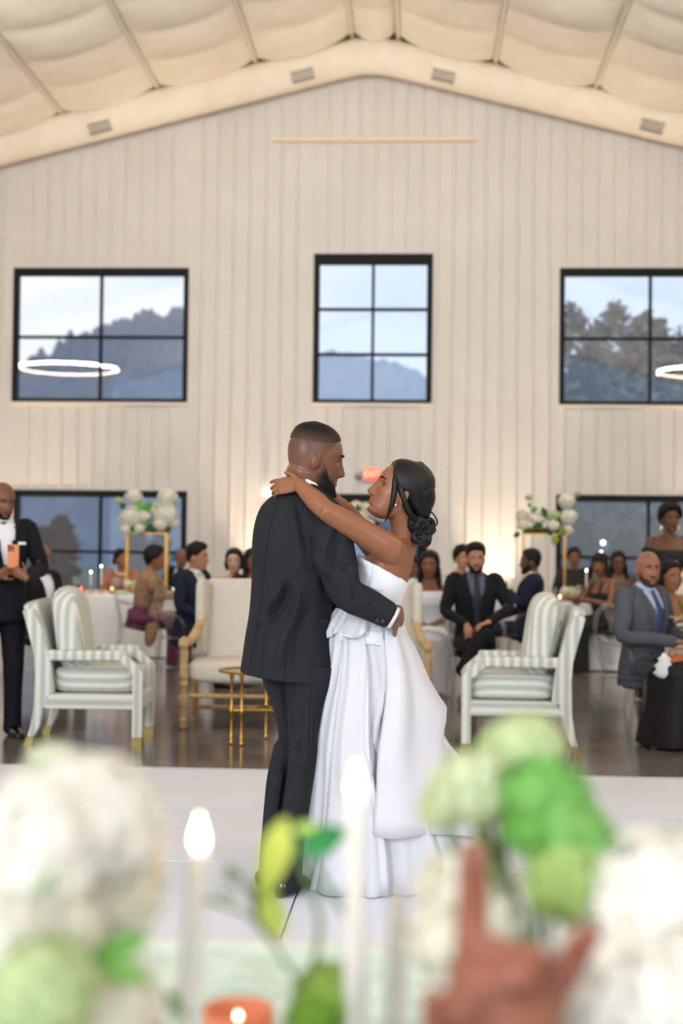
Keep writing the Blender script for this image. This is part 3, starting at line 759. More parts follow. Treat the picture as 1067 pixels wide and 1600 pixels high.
# ================================================================== flowers
PET = mat('petals', (1,1,1,1), .75, spec=.15, tone=True, transl=.42)
LEAFM = mat('leaf_green', (1,1,1,1), .5, spec=.3, tone=True, transl=.2)
def bloom(name, c, r, col, parent, off, n=110, seed=0, squash=.88, jit=.10, ps=.30):
    """hydrangea head: four-petalled florets on a dome"""
    rr = random.Random(seed); vs = []; fs = []; tn = []
    col = np.array([lin(k) for k in col])
    def put(v, t): vs.append(tuple(v)); tn.append(tuple(t))
    c = Vector(c)
    for i in range(n):
        z = 1-2*(i+.5)/n; a = i*2.39996; s = math.sqrt(max(0, 1-z*z))
        nn = V(s*math.cos(a), s*math.sin(a), z); nn = (nn+V(rr.gauss(0,.12), rr.gauss(0,.12), rr.gauss(0,.12))).normalized()
        p = c + V(nn.x, nn.y, nn.z*squash)*(r*(.9+rr.uniform(-jit, jit)))
        u = nn.cross(V(rr.gauss(0,1), rr.gauss(0,1), rr.gauss(0,1))).normalized(); w = nn.cross(u)
        k = r*ps*rr.uniform(.85, 1.15); tv = col*rr.uniform(.9, 1.06)
        for q in range(4):
            b = PI/2*q; e = u*math.cos(b)+w*math.sin(b); f = nn.cross(e)
            o = len(vs)
            put(p, tv*.97); put(p+e*k*.55+f*k*.42+nn*k*.14, tv); put(p+e*k+nn*k*.05, tv); put(p+e*k*.55-f*k*.42+nn*k*.14, tv)
            fs.append((o, o+1, o+2, o+3))
    core = MB().ell(c, (r*.8, r*.8, r*.8*squash), 12, 8)
    o = len(vs)
    for v in core.v: put(v, col*.96)
    fs += [tuple(i+o for i in f) for f in core.f]
    ob = mk(name, vs, fs, PET, parent, off, False, np.array(tn)); ob['kind'] = 'stuff'
    return ob
def leaf(c, d, up, L, Wd, col, parent, off, curl=.25, name='leaf'):
    d = Vector(d).normalized(); up = Vector(up); s = d.cross(up).normalized(); n = s.cross(d)
    vs = []; fs = []; c = Vector(c); m = 7
    for i in range(m):
        t = i/(m-1); w = Wd*.5*math.sin(PI*min(.98, max(.03, t**.85)))**.8
        q = c+d*(L*t)+n*(-curl*L*t*t)
        vs += [tuple(q-s*w+n*w*.25), tuple(q), tuple(q+s*w+n*w*.25)]
    for i in range(m-1):
        for k in (0, 1): fs.append((i*3+k, i*3+k+1, i*3+k+4, i*3+k+3))
    k = np.array([lin(x) for x in col]); tn = np.array([k*random.uniform(.9,1.1) for _ in vs])
    return mk(name, vs, fs, LEAFM, parent, off, True, tn)
def stem(pts, r, parent, off, name='stem', col=C(96,124,70)):
    return MB().tube(path(pts, 10), r, 7).build(name, mat('stem_green', col, .6), parent, True, off)

# tall gold stands carrying flower boxes on the guest tables
def flower_stand(T, px0, px1, ptop, label, flabel, blooms, leaves):
    d = PROJ(T+V(0,0,.75))[2]
    a = W(px0, ptop, d); b = W(px1, ptop, d); c = V((a.x+b.x)/2, (a.y+b.y)/2, .75); zt = (a.z+b.z)/2
    t = thing('flower_stand', label, 'flower stand', c, 0, 'tall gold flower stands')
    hw = abs(b.x-a.x)/2
    for sx in (-1, 1):
        for sy in (-1, 1): MB().box((sx*hw-.009, sy*.05-.009, .0), (sx*hw+.009, sy*.05+.009, zt-.75)).build('post', GOLD, t, False)
    MB().box((-hw-.02, -.10, zt-.75), (hw+.02, .10, zt-.735)).build('tray', GOLD, t, False)
    MB().box((-hw, -.13, 0), (hw, .13, .010)).build('base_plate', GOLD, t, False)
    f = thing('flower_arrangement', flabel, 'flowers', (c.x, c.y, zt+.017), 0, 'flowers on the tall stands')
    o = f.location
    MB().bbox((-hw-.01, -.12, 0), (hw+.01, .12, .07), .02).build('moss_bed', mat('moss_brown', C(92,78,34), .95, col2=C(60,70,30), nscale=30, bump=.8, bscale=60), f)
    for k, (px, py, rp, col, dy) in enumerate(blooms):
        q = W(px, py, d+dy); r = rp/FP*d
        bo = bloom('hydrangea_bloom', q-o, r, col, f, V(0,0,0), 70, seed=k)
        stem([V(q.x-o.x, q.y-o.y, q.z-o.z), V((q.x-o.x)*.8, (q.y-o.y)*.6, (q.z-o.z)*.4), V((q.x-o.x)*.7, 0, .03)], .005, f, V(0,0,0))
    for k, (px, py, lp, ang, col, dy) in enumerate(leaves):
        q = W(px, py, d+dy)-o; a_ = math.radians(ang); Lm = lp/FP*d
        leaf(q, RH*math.cos(a_)+UP*math.sin(a_)-AH*.2, -AH+UP*.3, Lm, Lm*.75, col, f, V(0,0,0))
WH, CR, PG, YG, LG, DG = (244,242,232), (238,234,214), (214,222,176), (186,206,120), (86,150,60), (36,84,44)
flower_stand(T_L, 199, 261, 834, 'tall gold flower stand on the left guest table', 'white hydrangeas and green leaves on the left gold stand',
  [(209,776,14,WH,0),(262,778,17,WH,0),(207,808,20,WH,-.05),(258,805,21,WH,-.05),(198,826,11,WH,-.1),(218,826,9,WH,-.15),(226,808,11,WH,-.1),(251,820,11,WH,-.15),(270,818,10,WH,-.05),(185,782,7,PG,0),(248,790,9,WH,.05),(238,797,6,CR,-.1)],
  [(228,800,18,70,LG,-.12),(236,812,16,200,LG,-.14),(222,800,18,110,(110,170,80),-.1),(232,818,16,-60,DG,-.14),(262,822,12,-80,DG,-.16),(203,824,12,-30,DG,-.16),(190,786,12,-60,DG,0),(240,805,14,20,DG,-.1)])
flower_stand(T_R, 818, 882, 836, 'tall gold flower stand on the right guest table', 'white and cream hydrangeas trailing green on the right gold stand',
  [(886,782,14,WH,0),(889,808,14,WH,-.05),(816,806,11,CR,0),(818,820,11,WH,-.05),(836,808,11,WH,-.05),(843,812,9,WH,-.1),(864,822,11,WH,-.1),(887,828,9,WH,-.12),(868,805,8,PG,-.05),(826,777,6,PG,0),(858,806,8,PG,-.05),(901,773,5,YG,0)],
  [(830,800,12,40,LG,-.1),(852,806,14,110,DG,-.12),(848,820,16,190,DG,-.14),(857,824,14,-70,DG,-.14),(878,822,16,-85,(120,140,50),-.16),(868,836,16,-100,(140,150,60),-.15),(812,832,12,215,DG,-.1),(826,786,8,-70,DG,0),(888,820,10,-120,DG,-.14),(845,815,14,60,DG,-.1)])
flower_stand(T_C, 543, 606, 836, 'tall gold flower stand on the table by the door', 'white and cream hydrangeas seen between the couple by the door',
  [(556,792,11,CR,0),(572,795,12,CR,0),(564,806,12,WH,-.05),(584,802,10,WH,0),(547,808,10,WH,0),(596,806,12,WH,0),(575,820,11,WH,-.1),(556,822,9,PG,-.1)],
  [(560,800,12,100,DG,-.12),(570,812,14,-60,DG,-.14),(580,790,12,60,LG,0),(550,820,14,-120,DG,-.1)])

# things standing on the guest tables
def tset(T, items):
    d0 = PROJ(T+V(0,0,.75))[2]
    for kind, px, dy, h, lab in items:
        q = W(px, 900, d0+dy); loc = V(q.x, q.y, .7505)
        if kind == 'c': candle(loc, h, lab, 'lit tapers on the guest tables', .10)
        elif kind == 'v': votive(loc, lab, 'amber_glass')
        elif kind == 'o': votive(loc, lab, 'orange_glass')
        elif kind == 'k': votive(loc, lab, 'clear')
        elif kind == 'g': goblet(loc, lab)
        elif kind == 'p':
            tag(MB().lathe([(.09,0),(.14,.012),(.142,.014),(.09,.006),(.001,.006)], n=28).build('plate', mat('mint_plate', C(196,222,206), .3)), lab, 'plate', 'plates').location = loc
        elif kind == 'n':
            tag(cushion((-.09,-.06,0),(.09,.06,.03), p=3).build('napkin', mat('mint_napkin', C(176,206,188), .9)), lab, 'napkin', 'napkins').location = loc
        elif kind == 'f':
            f = thing('flower_bowl', lab, 'flowers', loc, 0, 'low flower bowls')
            MB().lathe([(.04,0),(.07,.03),(.075,.06),(.07,.06),(.03,.02)], n=16).build('bowl', GOLD, f)
            for k in range(5):
                a = k*1.26; bloom('hydrangea_bloom', (.07*math.cos(a), .07*math.sin(a), .10+.02*(k % 2)), .055, (WH, PG, CR)[k % 3], f, V(0,0,0), 40, k)
tset(T_L, [('c',142,-.55,.14,'short lit taper at the left of the left guest table'),('c',158,-.35,.21,'tall lit taper at the left of the left guest table'),
  ('o',128,-.6,0,'orange glass votive on the left guest table'),('v',107,-.4,0,'amber votive at the left end of the left guest table'),('v',175,-.6,0,'amber votive beside the left tapers'),
  ('n',192,-.72,0,'mint napkin on the front of the left guest table'),('f',208,-.45,0,'low flower bowl under the left gold stand'),('k',272,-.5,0,'clear votive at the right of the left guest table'),('g',118,-.2,0,'wine glass at the left end of the left guest table'),('g',183,-.3,0,'wine glass between taper and left gold post'),('g',278,-.25,0,'wine glass at the right end of the left guest table')])
tset(T_R, [('c',916,-.5,.24,'tall lit taper on the right guest table'),('v',866,-.55,0,'bright amber votive on the right guest table'),('f',890,-.4,0,'low flower bowl under the right gold post'),('g',905,-.6,0,'wine glass beside the tall right taper'),('p',912,-.75,0,'mint plate at the front of the right guest table'),('k',875,-.72,0,'clear votive at the front of the right guest table')])
tset(T_M, [('c',791,-.35,.16,'left one of two lit tapers on the table between the windows'),('c',801,-.55,.13,'right one of two lit tapers on the table between the windows')])
tset(T_C, [('c',436,.0,.15,'lit taper on the table behind the settee')][:0])
tset(T_N, [('p',1066,-.1,0,'mint plate on the table at the right edge')])
c = W(408, 897, 18.4); # lit taper left of the groom, on a slim stand
candle(V(c.x, c.y, 0), .2, 'lit taper left of the groom in front of the wall', 'lit tapers on the guest tables', c.z-.2-.03, hl='slender gold floor candlestick left of the groom')
c = W(413, 771, 20.9)
wl = thing('wall_lamp', 'small bright lamp on the wall beside the nape of the groom', 'lamp', (c.x, D-.024, c.z-.05))
MB().lathe([(.03,0),(.035,.01),(.02,.02),(.012,.05)], (0,-.05,-.02), 12).build('bracket', GOLD, wl)
MB().tube([(0,0,0),(0,-.05,0)], .012, 8).build('arm', GOLD, wl)
MB().ell((0,-.05,.06), (.035,.035,.045)).build('bulb', mat('lamp_bulb', C(255,245,225), .4, emit=7, ecol=(1,.9,.72,1)), wl)
# ================================================================== people: shared tools
SKIN = mat('skin', (1,1,1,1), .40, spec=.38, tone=True)
HAIRM = mat('black_hair', C(14,12,12), .6, spec=.25, bump=.5, bscale=90)
EYEW = mat('eye_white', C(226,220,214), .25); EYED = mat('eye_dark', C(22,14,10), .15)
def suit_mat(nm, col): return mat('suit_'+nm, col, .8, spec=.2, bump=.12, bscale=300)
TUX = suit_mat('black', C(22,24,29)); NAVY = suit_mat('navy', C(28,36,56)); GREYS = suit_mat('grey', C(84,88,96)); SHIRT = mat('shirt_white', C(236,237,242), .8, spec=.15)
SHOE = mat('shoe_black', C(14,14,16), .22, spec=.6)
HZ = [-.120,-.112,-.095,-.070,-.045,-.020,.005,.030,.055,.082,.105,.118,.125]
HW = [.012,.034,.050,.060,.066,.071,.0745,.0755,.073,.064,.049,.029,.006]
HF = [.048,.070,.080,.083,.085,.087,.088,.092,.088,.074,.050,.022,-.010]
HB = [.028,.004,-.030,-.062,-.082,-.094,-.101,-.104,-.102,-.093,-.076,-.052,-.026]
HROWS = np.concatenate([np.linspace(-.120,-.100,6), np.linspace(-.096,.04,36), np.linspace(.046,.105,12), np.array([.109,.1135,.1175,.121,.1235,.1248])])
NPHI = 64
_s = np.linspace(0, 1, NPHI, endpoint=False)*2-1
HPHI = PI*np.sign(_s)*np.abs(_s)**1.35                                         # denser round the face
def head_xyz(PH, Z, fem=0.0):
    w = cr(HZ, HW, Z); f = cr(HZ, HF, Z); b = cr(HZ, HB, Z)
    if fem: w = w*(1-.07*np.clip((-.02-Z)/.08, 0, 1)); f = f-.003*np.exp(-((Z-.03)/.012)**2)
    sx = np.sin(PH); cy = np.cos(PH); e = np.where(cy > 0, 2/2.06, 2/2.35)
    X = w*np.sign(sx)*np.abs(sx)**e; Y = (f+b)/2 + (f-b)/2*np.sign(cy)*np.abs(cy)**e
    fr = np.clip((cy-.1)/.3, 0, 1)
    aX = np.abs(X)
    g = np.interp(Z, [-.057,-.051,-.045,-.038,-.030,-.012,.008,.022,.032], [0,.25,.85,1.0,.90,.60,.32,.14,0])
    sg = np.interp(Z, [-.055,-.042,-.02,.02], [.020,.0175,.0115,.009])
    dY = .031*(1-.06*fem)*g*np.exp(-(X/sg)**2)
    dY = dY - .0125*np.exp(-((aX-.031)/.015)**2-((Z-.004)/.0105)**2)
    dY = dY + (.006-.004*fem)*np.exp(-((aX-.028)/.022)**2-((Z-.027)/.008)**2)
    dY = dY + (.0095+.002*fem)*np.exp(-(X/.021)**2-((Z+.0625)/.006)**2) + (.0105+.002*fem)*np.exp(-(X/.019)**2-((Z+.0755)/.0065)**2)
    dY = dY - .007*np.exp(-(X/.024)**2-((Z+.0688)/.0028)**2) - .005*np.exp(-(X/.02)**2-((Z+.087)/.005)**2)
    dY = dY + .009*np.exp(-(X/.020)**2-((Z+.105)/.011)**2) + .004*np.exp(-((aX-.046)/.018)**2-((Z+.022)/.018)**2)
    return X, Y+dY*fr, Z+0*X
def head_grid(fem=0.0, off=None, rows=HROWS, phi=HPHI):
    PH, Z = np.meshgrid(phi, rows)
    X, Y, Z3 = head_xyz(PH, Z, fem)
    P = np.stack([X, Y, Z3], -1)
    if off is not None:
        c = np.stack([0*X, 0*X-.005, np.clip(Z3, -.02, .05)], -1); d = P-c; d /= np.linalg.norm(d, axis=-1, keepdims=True)+1e-9
        P = P+d*off(PH, Z)[..., None]
    n, m = P.shape[:2]; vs = P.reshape(-1, 3)
    fs = [(i*m+j, i*m+(j+1) % m, (i+1)*m+(j+1) % m, (i+1)*m+j) for i in range(n-1) for j in range(m)]
    return vs, fs, n, m
def head_solid(mb, M, fem=0.0, ears=True):
    vs, fs, n, m = head_grid(fem)
    fs = fs+[tuple(range(m-1, -1, -1)), tuple(range((n-1)*m, n*m))]
    mb.add([M @ Vector(v) for v in vs], fs)
    if ears:
        for s in (-1, 1):
            R = Matrix.Rotation(-.25, 3, 'X') @ Matrix.Rotation(s*.35, 3, 'Z')
            e = MB().ell((s*.077, -.012, -.012), (.010,.020,.033), 12, 8, R); e.ell((s*.081, -.018, .0), (.007,.013,.018), 10, 6, R)
            mb.add([M @ v for v in e.v], e.f)
def shell(name, M, mask, thick, matl, parent, off, fem=0.0, mx=.02, rough=0, base=-.004, tonef=None):
    """hair or beard: the head's own surface lifted where mask(phi_deg, z) > 0"""
    def o(PH, Z):
        k = np.clip(mask(np.degrees(PH), Z)/mx, 0, 1); k = k*k*(3-2*k); return base+k*(thick(np.degrees(PH), Z)-base)
    vs, fs, n, m = head_grid(fem, o)
    PH, Z = np.meshgrid(np.degrees(HPHI), HROWS); mk_ = (mask(PH, Z) > -.006).reshape(-1)
    if rough:
        for i in range(len(vs)):
            v = vs[i]; vs[i] = v*(1+rough*noise.noise(Vector(v)*70))
    fs = [f for f in fs if any(mk_[i] for i in f)]
    if mk_[(n-1)*m]: fs.append(tuple(range((n-1)*m, n*m)))
    used = sorted(set(i for f in fs for i in f)); mp_ = {a: b for b, a in enumerate(used)}
    co = [tuple(M @ Vector(vs[i])) for i in used]
    tn = None
    if tonef is not None: tn = tonef(PH.reshape(-1)[used], Z.reshape(-1)[used])
    return mk(name, co, [tuple(mp_[i] for i in f) for f in fs], matl, parent, off, True, tn)
HL_A = [0, 35, 55, 72, 84, 96, 112, 135, 180]
def hairline(vals): return lambda PH, Z: Z-np.interp(np.abs(PH), HL_A, vals)
HL_MAN = hairline([.074,.070,.052,.020,-.004,.012,-.010,-.045,-.066])
HL_FADE = hairline([.074,.070,.058,.046,.040,.040,.044,.050,.055])
HL_WOM = hairline([.082,.074,.052,.025,.0,-.01,-.03,-.05,-.07])
def beardmask(PH, Z):
    a = np.abs(PH); m = np.interp(a, [0,14,24,34,60,80,180], [-.087,-.083,-.066,-.058,-.047,.004,.016])-Z; m = np.minimum(m, (87+26*np.clip((-.03-Z)/.05, 0, 1)-a)/900)
    mu = np.minimum(.0075-np.abs(Z+.0535), (26-a)/1500)
    return np.maximum(np.minimum(m, .03), mu*2)
def eyes(M, parent, off, look=(0,1,0), fem=0.0):
    R = M.to_3x3(); sc = R.col[0].length
    for s in (-1, 1):
        e = MB().ell((0,0,0), (.0122,.0122,.0122), 20, 14)
        lk = Vector(look).normalized(); mi = []
        for f in e.f:
            c = sum((e.v[i] for i in f), Vector())/len(f); mi.append(1 if c.normalized().dot(lk) > .78 else 0)
        e.m = mi; c = Vector((s*.0315, .0598, .004)); e.v = [M @ (v+c) for v in e.v]
        e.build('eye', [EYEW, EYED], parent, True, off)
    for s in (-1, 1):
        lid = MB().tube([M @ Vector((s*(.0315+.0165*math.cos(a)), .0712-.012*abs(math.cos(a))**2, .0045+.0085*math.sin(a))) for a in [PI*k/8 for k in range(9)]], .0020*sc*(1+fem*.3), 6)
        lid.build('eyelash', HAIRM, parent, True, off)
        pts = []
        for k in range(7):
            x = .012+.036*k/6; z = .0225+.006*math.sin(PI*(k/6)**.8)+(.002 if fem else 0); X, Y, Z = head_xyz(np.array(math.asin(min(1, (x/.0755)**1.03))), np.array(z), fem)
            pts.append(M @ Vector((s*x, float(Y)+.0005, z)))
        MB().tube(pts, [.0016*sc,.003*sc,.0036*sc,.0036*sc,.003*sc,.0022*sc,.001*sc], 6).build('eyebrow', HAIRM, parent, True, off)
def tone_of(co, M, skin, lip=None, extra=None):
    """colour of every skin vertex: lips, and whatever else grows or is shaved there"""
    n = len(co); t = np.tile(np.array([lin(k) for k in skin]), (n, 1))
    Mi = np.array(M.inverted()); h = np.concatenate([co, np.ones((n, 1))], 1) @ Mi.T; x, y, z = h[:, 0], h[:, 1], h[:, 2]
    if lip is not None:
        w = np.clip(1-(x/.026)**2-((z+.0688)/.0125)**2, 0, 1)*(y > .06)*2; w = np.clip(w, 0, 1)[:, None]
        t = t*(1-w)+np.array([lin(k) for k in lip])*w
    if extra is not None: t = extra(t, x, y, z)
    return t
def hand(mb, wrist, d, pn, side, sc=1.0, curl=.35, spread=.12, thumb=.5, curls=None, fat=1.0):
    """palm, four fingers of unequal length and a thumb leaving the side of the palm; side=+1: thumb towards d x pn"""
    d = Vector(d).normalized(); pn = Vector(pn); pn = (pn-d*pn.dot(d)).normalized(); ac = d.cross(pn)*side
    w = Vector(wrist); s = sc
    rg = []
    for t, hw, ht in ((-.02,.024,.019),(.0,.027,.018),(.03,.034,.017),(.06,.040,.0155),(.085,.041,.0135),(.096,.038,.010)):
        rg.append([w+d*(t*s)+ac*(hw*s*math.cos(a))+pn*(ht*s*math.sin(a)) for a in [2*PI*k/14 for k in range(14)]])
    mb.loft(rg)
    for i, (L, r) in enumerate(((.072,.0088),(.080,.0092),(.075,.0088),(.058,.0078))):
        o = .029-.0195*i; p = w+d*(.086*s)+ac*(o*s); a0 = curl if curls is None else curls[i]
        dirv = (d+ac*(spread*(1.5-i)*.5)).normalized(); pts = [p-dirv*.02*s, p]; rr = [r*s*fat, r*s*fat]
        for seg, fr in ((.46,1.0),(.30,1.1),(.24,.9)):
            ax = dirv.cross(pn).normalized(); q = Matrix.Rotation(a0*fr, 3, ax); dirv = (q @ dirv).normalized()
            pn2 = pn; p = p+dirv*(L*seg*s); pts.append(p); rr.append(rr[-1]*.94)
        mb.tube(pts, rr, 8)
    p = w+d*(.018*s)+ac*(.026*s); dv = (d*.75+ac*(.75*(1-thumb*.4))+pn*(.25+thumb*.5)).normalized()
    q1 = p+dv*(.036*s); dv2 = (dv+d*.35+pn*(.2*thumb)).normalized(); q2 = q1+dv2*(.032*s); q3 = q2+(dv2+d*.2).normalized()*(.025*s)
    mb.tube([p-dv*.01*s, p+dv*.018*s, q1, q2, q3], [.013*s,.0125*s,.0108*s,.0098*s,.0078*s], 8)
def srings(spine0, spine1, xax, table, n=36, ex=2.3, scale=1.0):
    """torso rings: table rows (t, half width, half depth, forward shift)"""
    ax = (spine1-spine0); L = ax.length; ax = ax/L; xa = Vector(xax); fw = ax.cross(xa)*-1
    fw = xa.cross(ax)*-1
    rings = []
    for t, hw, hd, sh in table:
        c = spine0+ax*(t*L)+fw*sh; e = 2/ex; r = []
        for k in range(n):
            a = 2*PI*k/n; sx, cy = math.sin(a), math.cos(a)
            r.append(c+xa*(hw*scale*math.copysign(abs(sx)**e, sx))+fw*(hd*scale*math.copysign(abs(cy)**e, cy)))
        rings.append(r)
    return rings
JACK = [(-.20,.200,.150,.02),(-.08,.195,.145,.015),(.05,.186,.138,.01),(.22,.170,.124,.01),(.38,.166,.120,.012),(.55,.182,.130,.014),(.70,.200,.136,.012),(.82,.212,.128,.0),(.90,.205,.108,-.012),(.955,.165,.088,-.016),(1.0,.110,.074,-.012),(1.035,.076,.068,-.006)]
WOMT = [(-.16,.185,.140,.0),(-.02,.180,.135,.0),(.12,.160,.118,.005),(.32,.132,.098,.008),(.45,.140,.108,.012),(.58,.155,.130,.02),(.70,.162,.126,.014),(.80,.172,.105,.0),(.88,.172,.088,-.012),(.94,.140,.072,-.014),(.985,.085,.062,-.01),(1.02,.055,.055,-.004)]
class Person:
    def __init__(s, label, px, py, d, face, sit=True, female=False, skin=(122,78,56), lip=None, hair='short', head_yaw=0.0, head_pitch=0.0, lean=0.0,
                 sc=1.0, voxel=.009, tilt=0.0, group='wedding guests', hcol=None, beard=False, chair=None, name='person'):
        s.fem = 1.0 if female else 0.0; s.sit = sit; s.voxel = voxel; s.skin = skin; s.lip = lip or tuple(int(k*f) for k, f in zip(skin, (.92,.72,.70)))
        hp = W(px, py, d)                                     # the head's centre
        ang = -math.radians(face)                             # 0 = away from camera, 90 = right, 180 = to camera, -90 = left
        hz = hp.z; base_hz = 1.215 if sit else 1.645*sc
        s.dz = hz-base_hz if sit else 0
        if not sit: sc = hz/1.645
        s.lean = lean; s.sc = sc
        z0 = .50 if sit else .93*sc
        z1 = (1.085+s.dz) if sit else 1.512*sc
        s.hip0 = V(0, 0, z0); s.neck = V(0, lean, z1)
        s.headc = V(0, lean*1.15+.035, hz if sit else 1.645*sc)
        rot = ang+YAW
        R = Matrix.Rotation(rot, 3, 'Z')
        base = V(hp.x, hp.y, 0)-R @ V(s.headc.x, s.headc.y, 0)
        s.root = thing(name, label, 'person', base, rot, group); s.R = R; s.base = base
        s.M = Matrix.Translation(s.headc) @ (Matrix.Rotation(-math.radians(head_yaw), 4, 'Z') @ Matrix.Rotation(math.radians(head_pitch), 4, 'X') @ Matrix.Rotation(math.radians(tilt), 4, 'Y')) @ Matrix.Scale(.97 if female else 1.02, 4)
        s.hair = hair; s.beard = beard; s.hm = hcol or HAIRM
        k = sc
        sw = .165 if female else .19
        s.sh = {q: V(q*sw, lean*.92-.01, z1-.055) for q in (-1, 1)}
        if sit:
            s.hipj = {q: V(q*.09, .02, .50) for q in (-1, 1)}; s.knee = {q: V(q*.12, .44, .50) for q in (-1, 1)}; s.ank = {q: V(q*.12, .46, .09) for q in (-1, 1)}
        else:
            s.hipj = {q: V(q*.09, 0, .92*k) for q in (-1, 1)}; s.knee = {q: V(q*.10, .02, .50*k) for q in (-1, 1)}; s.ank = {q: V(q*.11, -.01, .09) for q in (-1, 1)}
        s.elb = {}; s.wri = {}; s.hdir = {}; s.hpn = {}
        s.arms('lap' if sit else 'down')
        s.chair = chair
    def loc(s, w): return s.R.transposed() @ (Vector(w)-s.base)
    def arms(s, pose, side=None):
        z = s.sh[1].z; ly = s.lean
        for q in (-1, 1) if side is None else (side,):
            if pose == 'lap': e, w, pn = V(q*.25, ly+.02, z-.27), V(q*.07, .27, .64), V(-q*.3,-.2,-1)
            elif pose == 'table': e, w, pn = V(q*.25, ly+.10, z-.24), V(q*.11, ly+.36, .80), V(0,0,-1)
            elif pose == 'knee': e, w, pn = V(q*.26, ly+.06, z-.25), V(q*.10, .40, .63), V(0,0,-1)
            elif pose == 'down': e, w, pn = V(q*.235, -.02, z-.29*s.sc), V(q*.225, .06, z-.54*s.sc), V(-q,0,0)
            elif pose == 'chest': e, w, pn = V(q*.24, ly+.08, z-.25), V(q*.02, ly+.26, z-.12), V(-q*.2,-1,0)
            s.elb[q] = e; s.wri[q] = w; s.hdir[q] = (w-e).normalized(); s.hpn[q] = pn
    def skinbody(s, legs=True, curl=.4):
        mb = MB(); fem = s.fem
        head_solid(mb, s.M, fem)
        hb = s.M @ V(0,-.030,-.05)
        mb.tube([s.neck-V(0,0,.06), s.neck+V(0,0,.01), s.neck.lerp(hb, .6), hb, s.M @ V(0,-.02,.0)], [.075,.062,.054,.056,.05] if not fem else [.066,.050,.045,.048,.045], 14)
        tb = WOMT if fem else [(t, w*.92, h*.92, sh) for t, w, h, sh in JACK]
        mb.loft(srings(s.hip0, s.neck, (1,0,0), tb, 28, scale=.95))
        for q in (-1, 1):
            k = .86 if fem else 1.0
            mid = s.sh[q].lerp(s.elb[q], .5)
            mb.tube([s.sh[q]-V(q*.03,0,0), s.sh[q], mid, s.elb[q]], [.052*k,.052*k,.046*k,.038*k], 12)
            fm_ = s.elb[q].lerp(s.wri[q], .3)
            mb.tube([s.elb[q], fm_, s.elb[q].lerp(s.wri[q], .7), s.wri[q]], [.038*k,.041*k,.033*k,.026*k], 12)
            hand(mb, s.wri[q], s.hdir[q], s.hpn[q], q if True else -q, .95 if not fem else .86, curl)
            mb.tube([s.hipj[q]-V(0,0,0), s.hipj[q].lerp(s.knee[q], .5), s.knee[q]], [.07,.055,.04], 12)
            mb.tube([s.knee[q], s.knee[q].lerp(s.ank[q], .3), s.ank[q]], [.038,.038,.028], 12)
            mb.tube([s.ank[q], s.ank[q]+V(0,.05,-.055), s.ank[q]+V(0,.12,-.068)], [.026,.024,.018], 10)
        co, no, fs = remesh(mb, s.voxel, 1)
        s.body = mk('body', co, fs, SKIN, s.root, None, True, tone_of(co, s.M, s.skin, s.lip))
        eyes(s.M, s.root, None, fem=fem)
        s.dohair()
    def dohair(s):
        M, r, h = s.M, s.root, s.hair
        if h == 'bald': pass
        elif h == 'short': shell('hair', M, HL_MAN, lambda p, z: .010+.010*np.clip(z/.1, 0, 1), s.hm, r, None, s.fem, rough=.02)
        elif h == 'fade': shell('hair', M, HL_FADE, lambda p, z: .006+.006*np.clip(z/.1, 0, 1), s.hm, r, None, s.fem, rough=.02)
        elif h == 'top': shell('hair', M, HL_MAN, lambda p, z: .008+.026*np.clip((z-.03)/.07, 0, 1)*np.where(np.abs(p) < 110, 1, .6), s.hm, r, None, s.fem, rough=.03)
        elif h == 'curly': shell('hair', M, HL_WOM, lambda p, z: .030+.012*np.clip(z/.1, 0, 1), s.hm, r, None, s.fem, rough=.08)
        else:
            shell('hair', M, HL_WOM if h != 'bangs' else hairline([.045,.042,.035,.02,-.02,-.03,-.05,-.06,-.07]), lambda p, z: .014+.010*np.clip(z/.1, 0, 1)+.008*(np.abs(p) > 90), s.hm, r, None, s.fem, rough=.02)
            mb = MB()
            if h in ('long', 'bangs'):
                dn = -.30 if h == 'long' else -.13
                mb.tube([M @ V(*p) for p in path([(0,-.075,.05),(0,-.10,-.03),(0,-.095,dn*.5),(0,-.085,dn),], 8)], [.06,.078,.085,.09,.09,.088,.08,.05], 14, hint=(1,0,0), flat=.5)
                for q in (-1, 1):
                    mb.tube([M @ V(*p) for p in path([(q*.070,-.01,.04),(q*.088,-.01,-.04),(q*.095,.0,dn*.55),(q*.10,.02,dn)], 8)], [.02,.026,.028,.03,.03,.028,.024,.012], 10, flat=.8)
            if h == 'bun': mb.ell(M @ V(0,-.115,-.01), (.055,.05,.05)); mb.ell(M @ V(.02,-.13,-.04), (.035,.03,.035)); mb.ell(M @ V(-.02,-.13,-.035), (.035,.03,.03))
            if h == 'bob':
                for q in (-1, 1): mb.tube([M @ V(*p) for p in ((q*.068,-.01,.04),(q*.082,-.015,-.02),(q*.082,-.02,-.075))], [.025,.032,.02], 10)
                mb.tube([M @ V(*p) for p in ((0,-.08,.04),(0,-.105,-.02),(0,-.09,-.085))], [.06,.075,.05], 12, hint=(1,0,0), flat=.5)
            if mb.v:
                co, no, fs = remesh(mb, .009, 1); mk('hair_length', co, fs, s.hm, r)
        if s.beard: shell('beard', M, beardmask, lambda p, z: .006+.004*(z < -.09), s.hm, r, None, s.fem, mx=.012, rough=.03)
    def tubes(s, name, matl, spec, voxel=None, it=1):
        pass
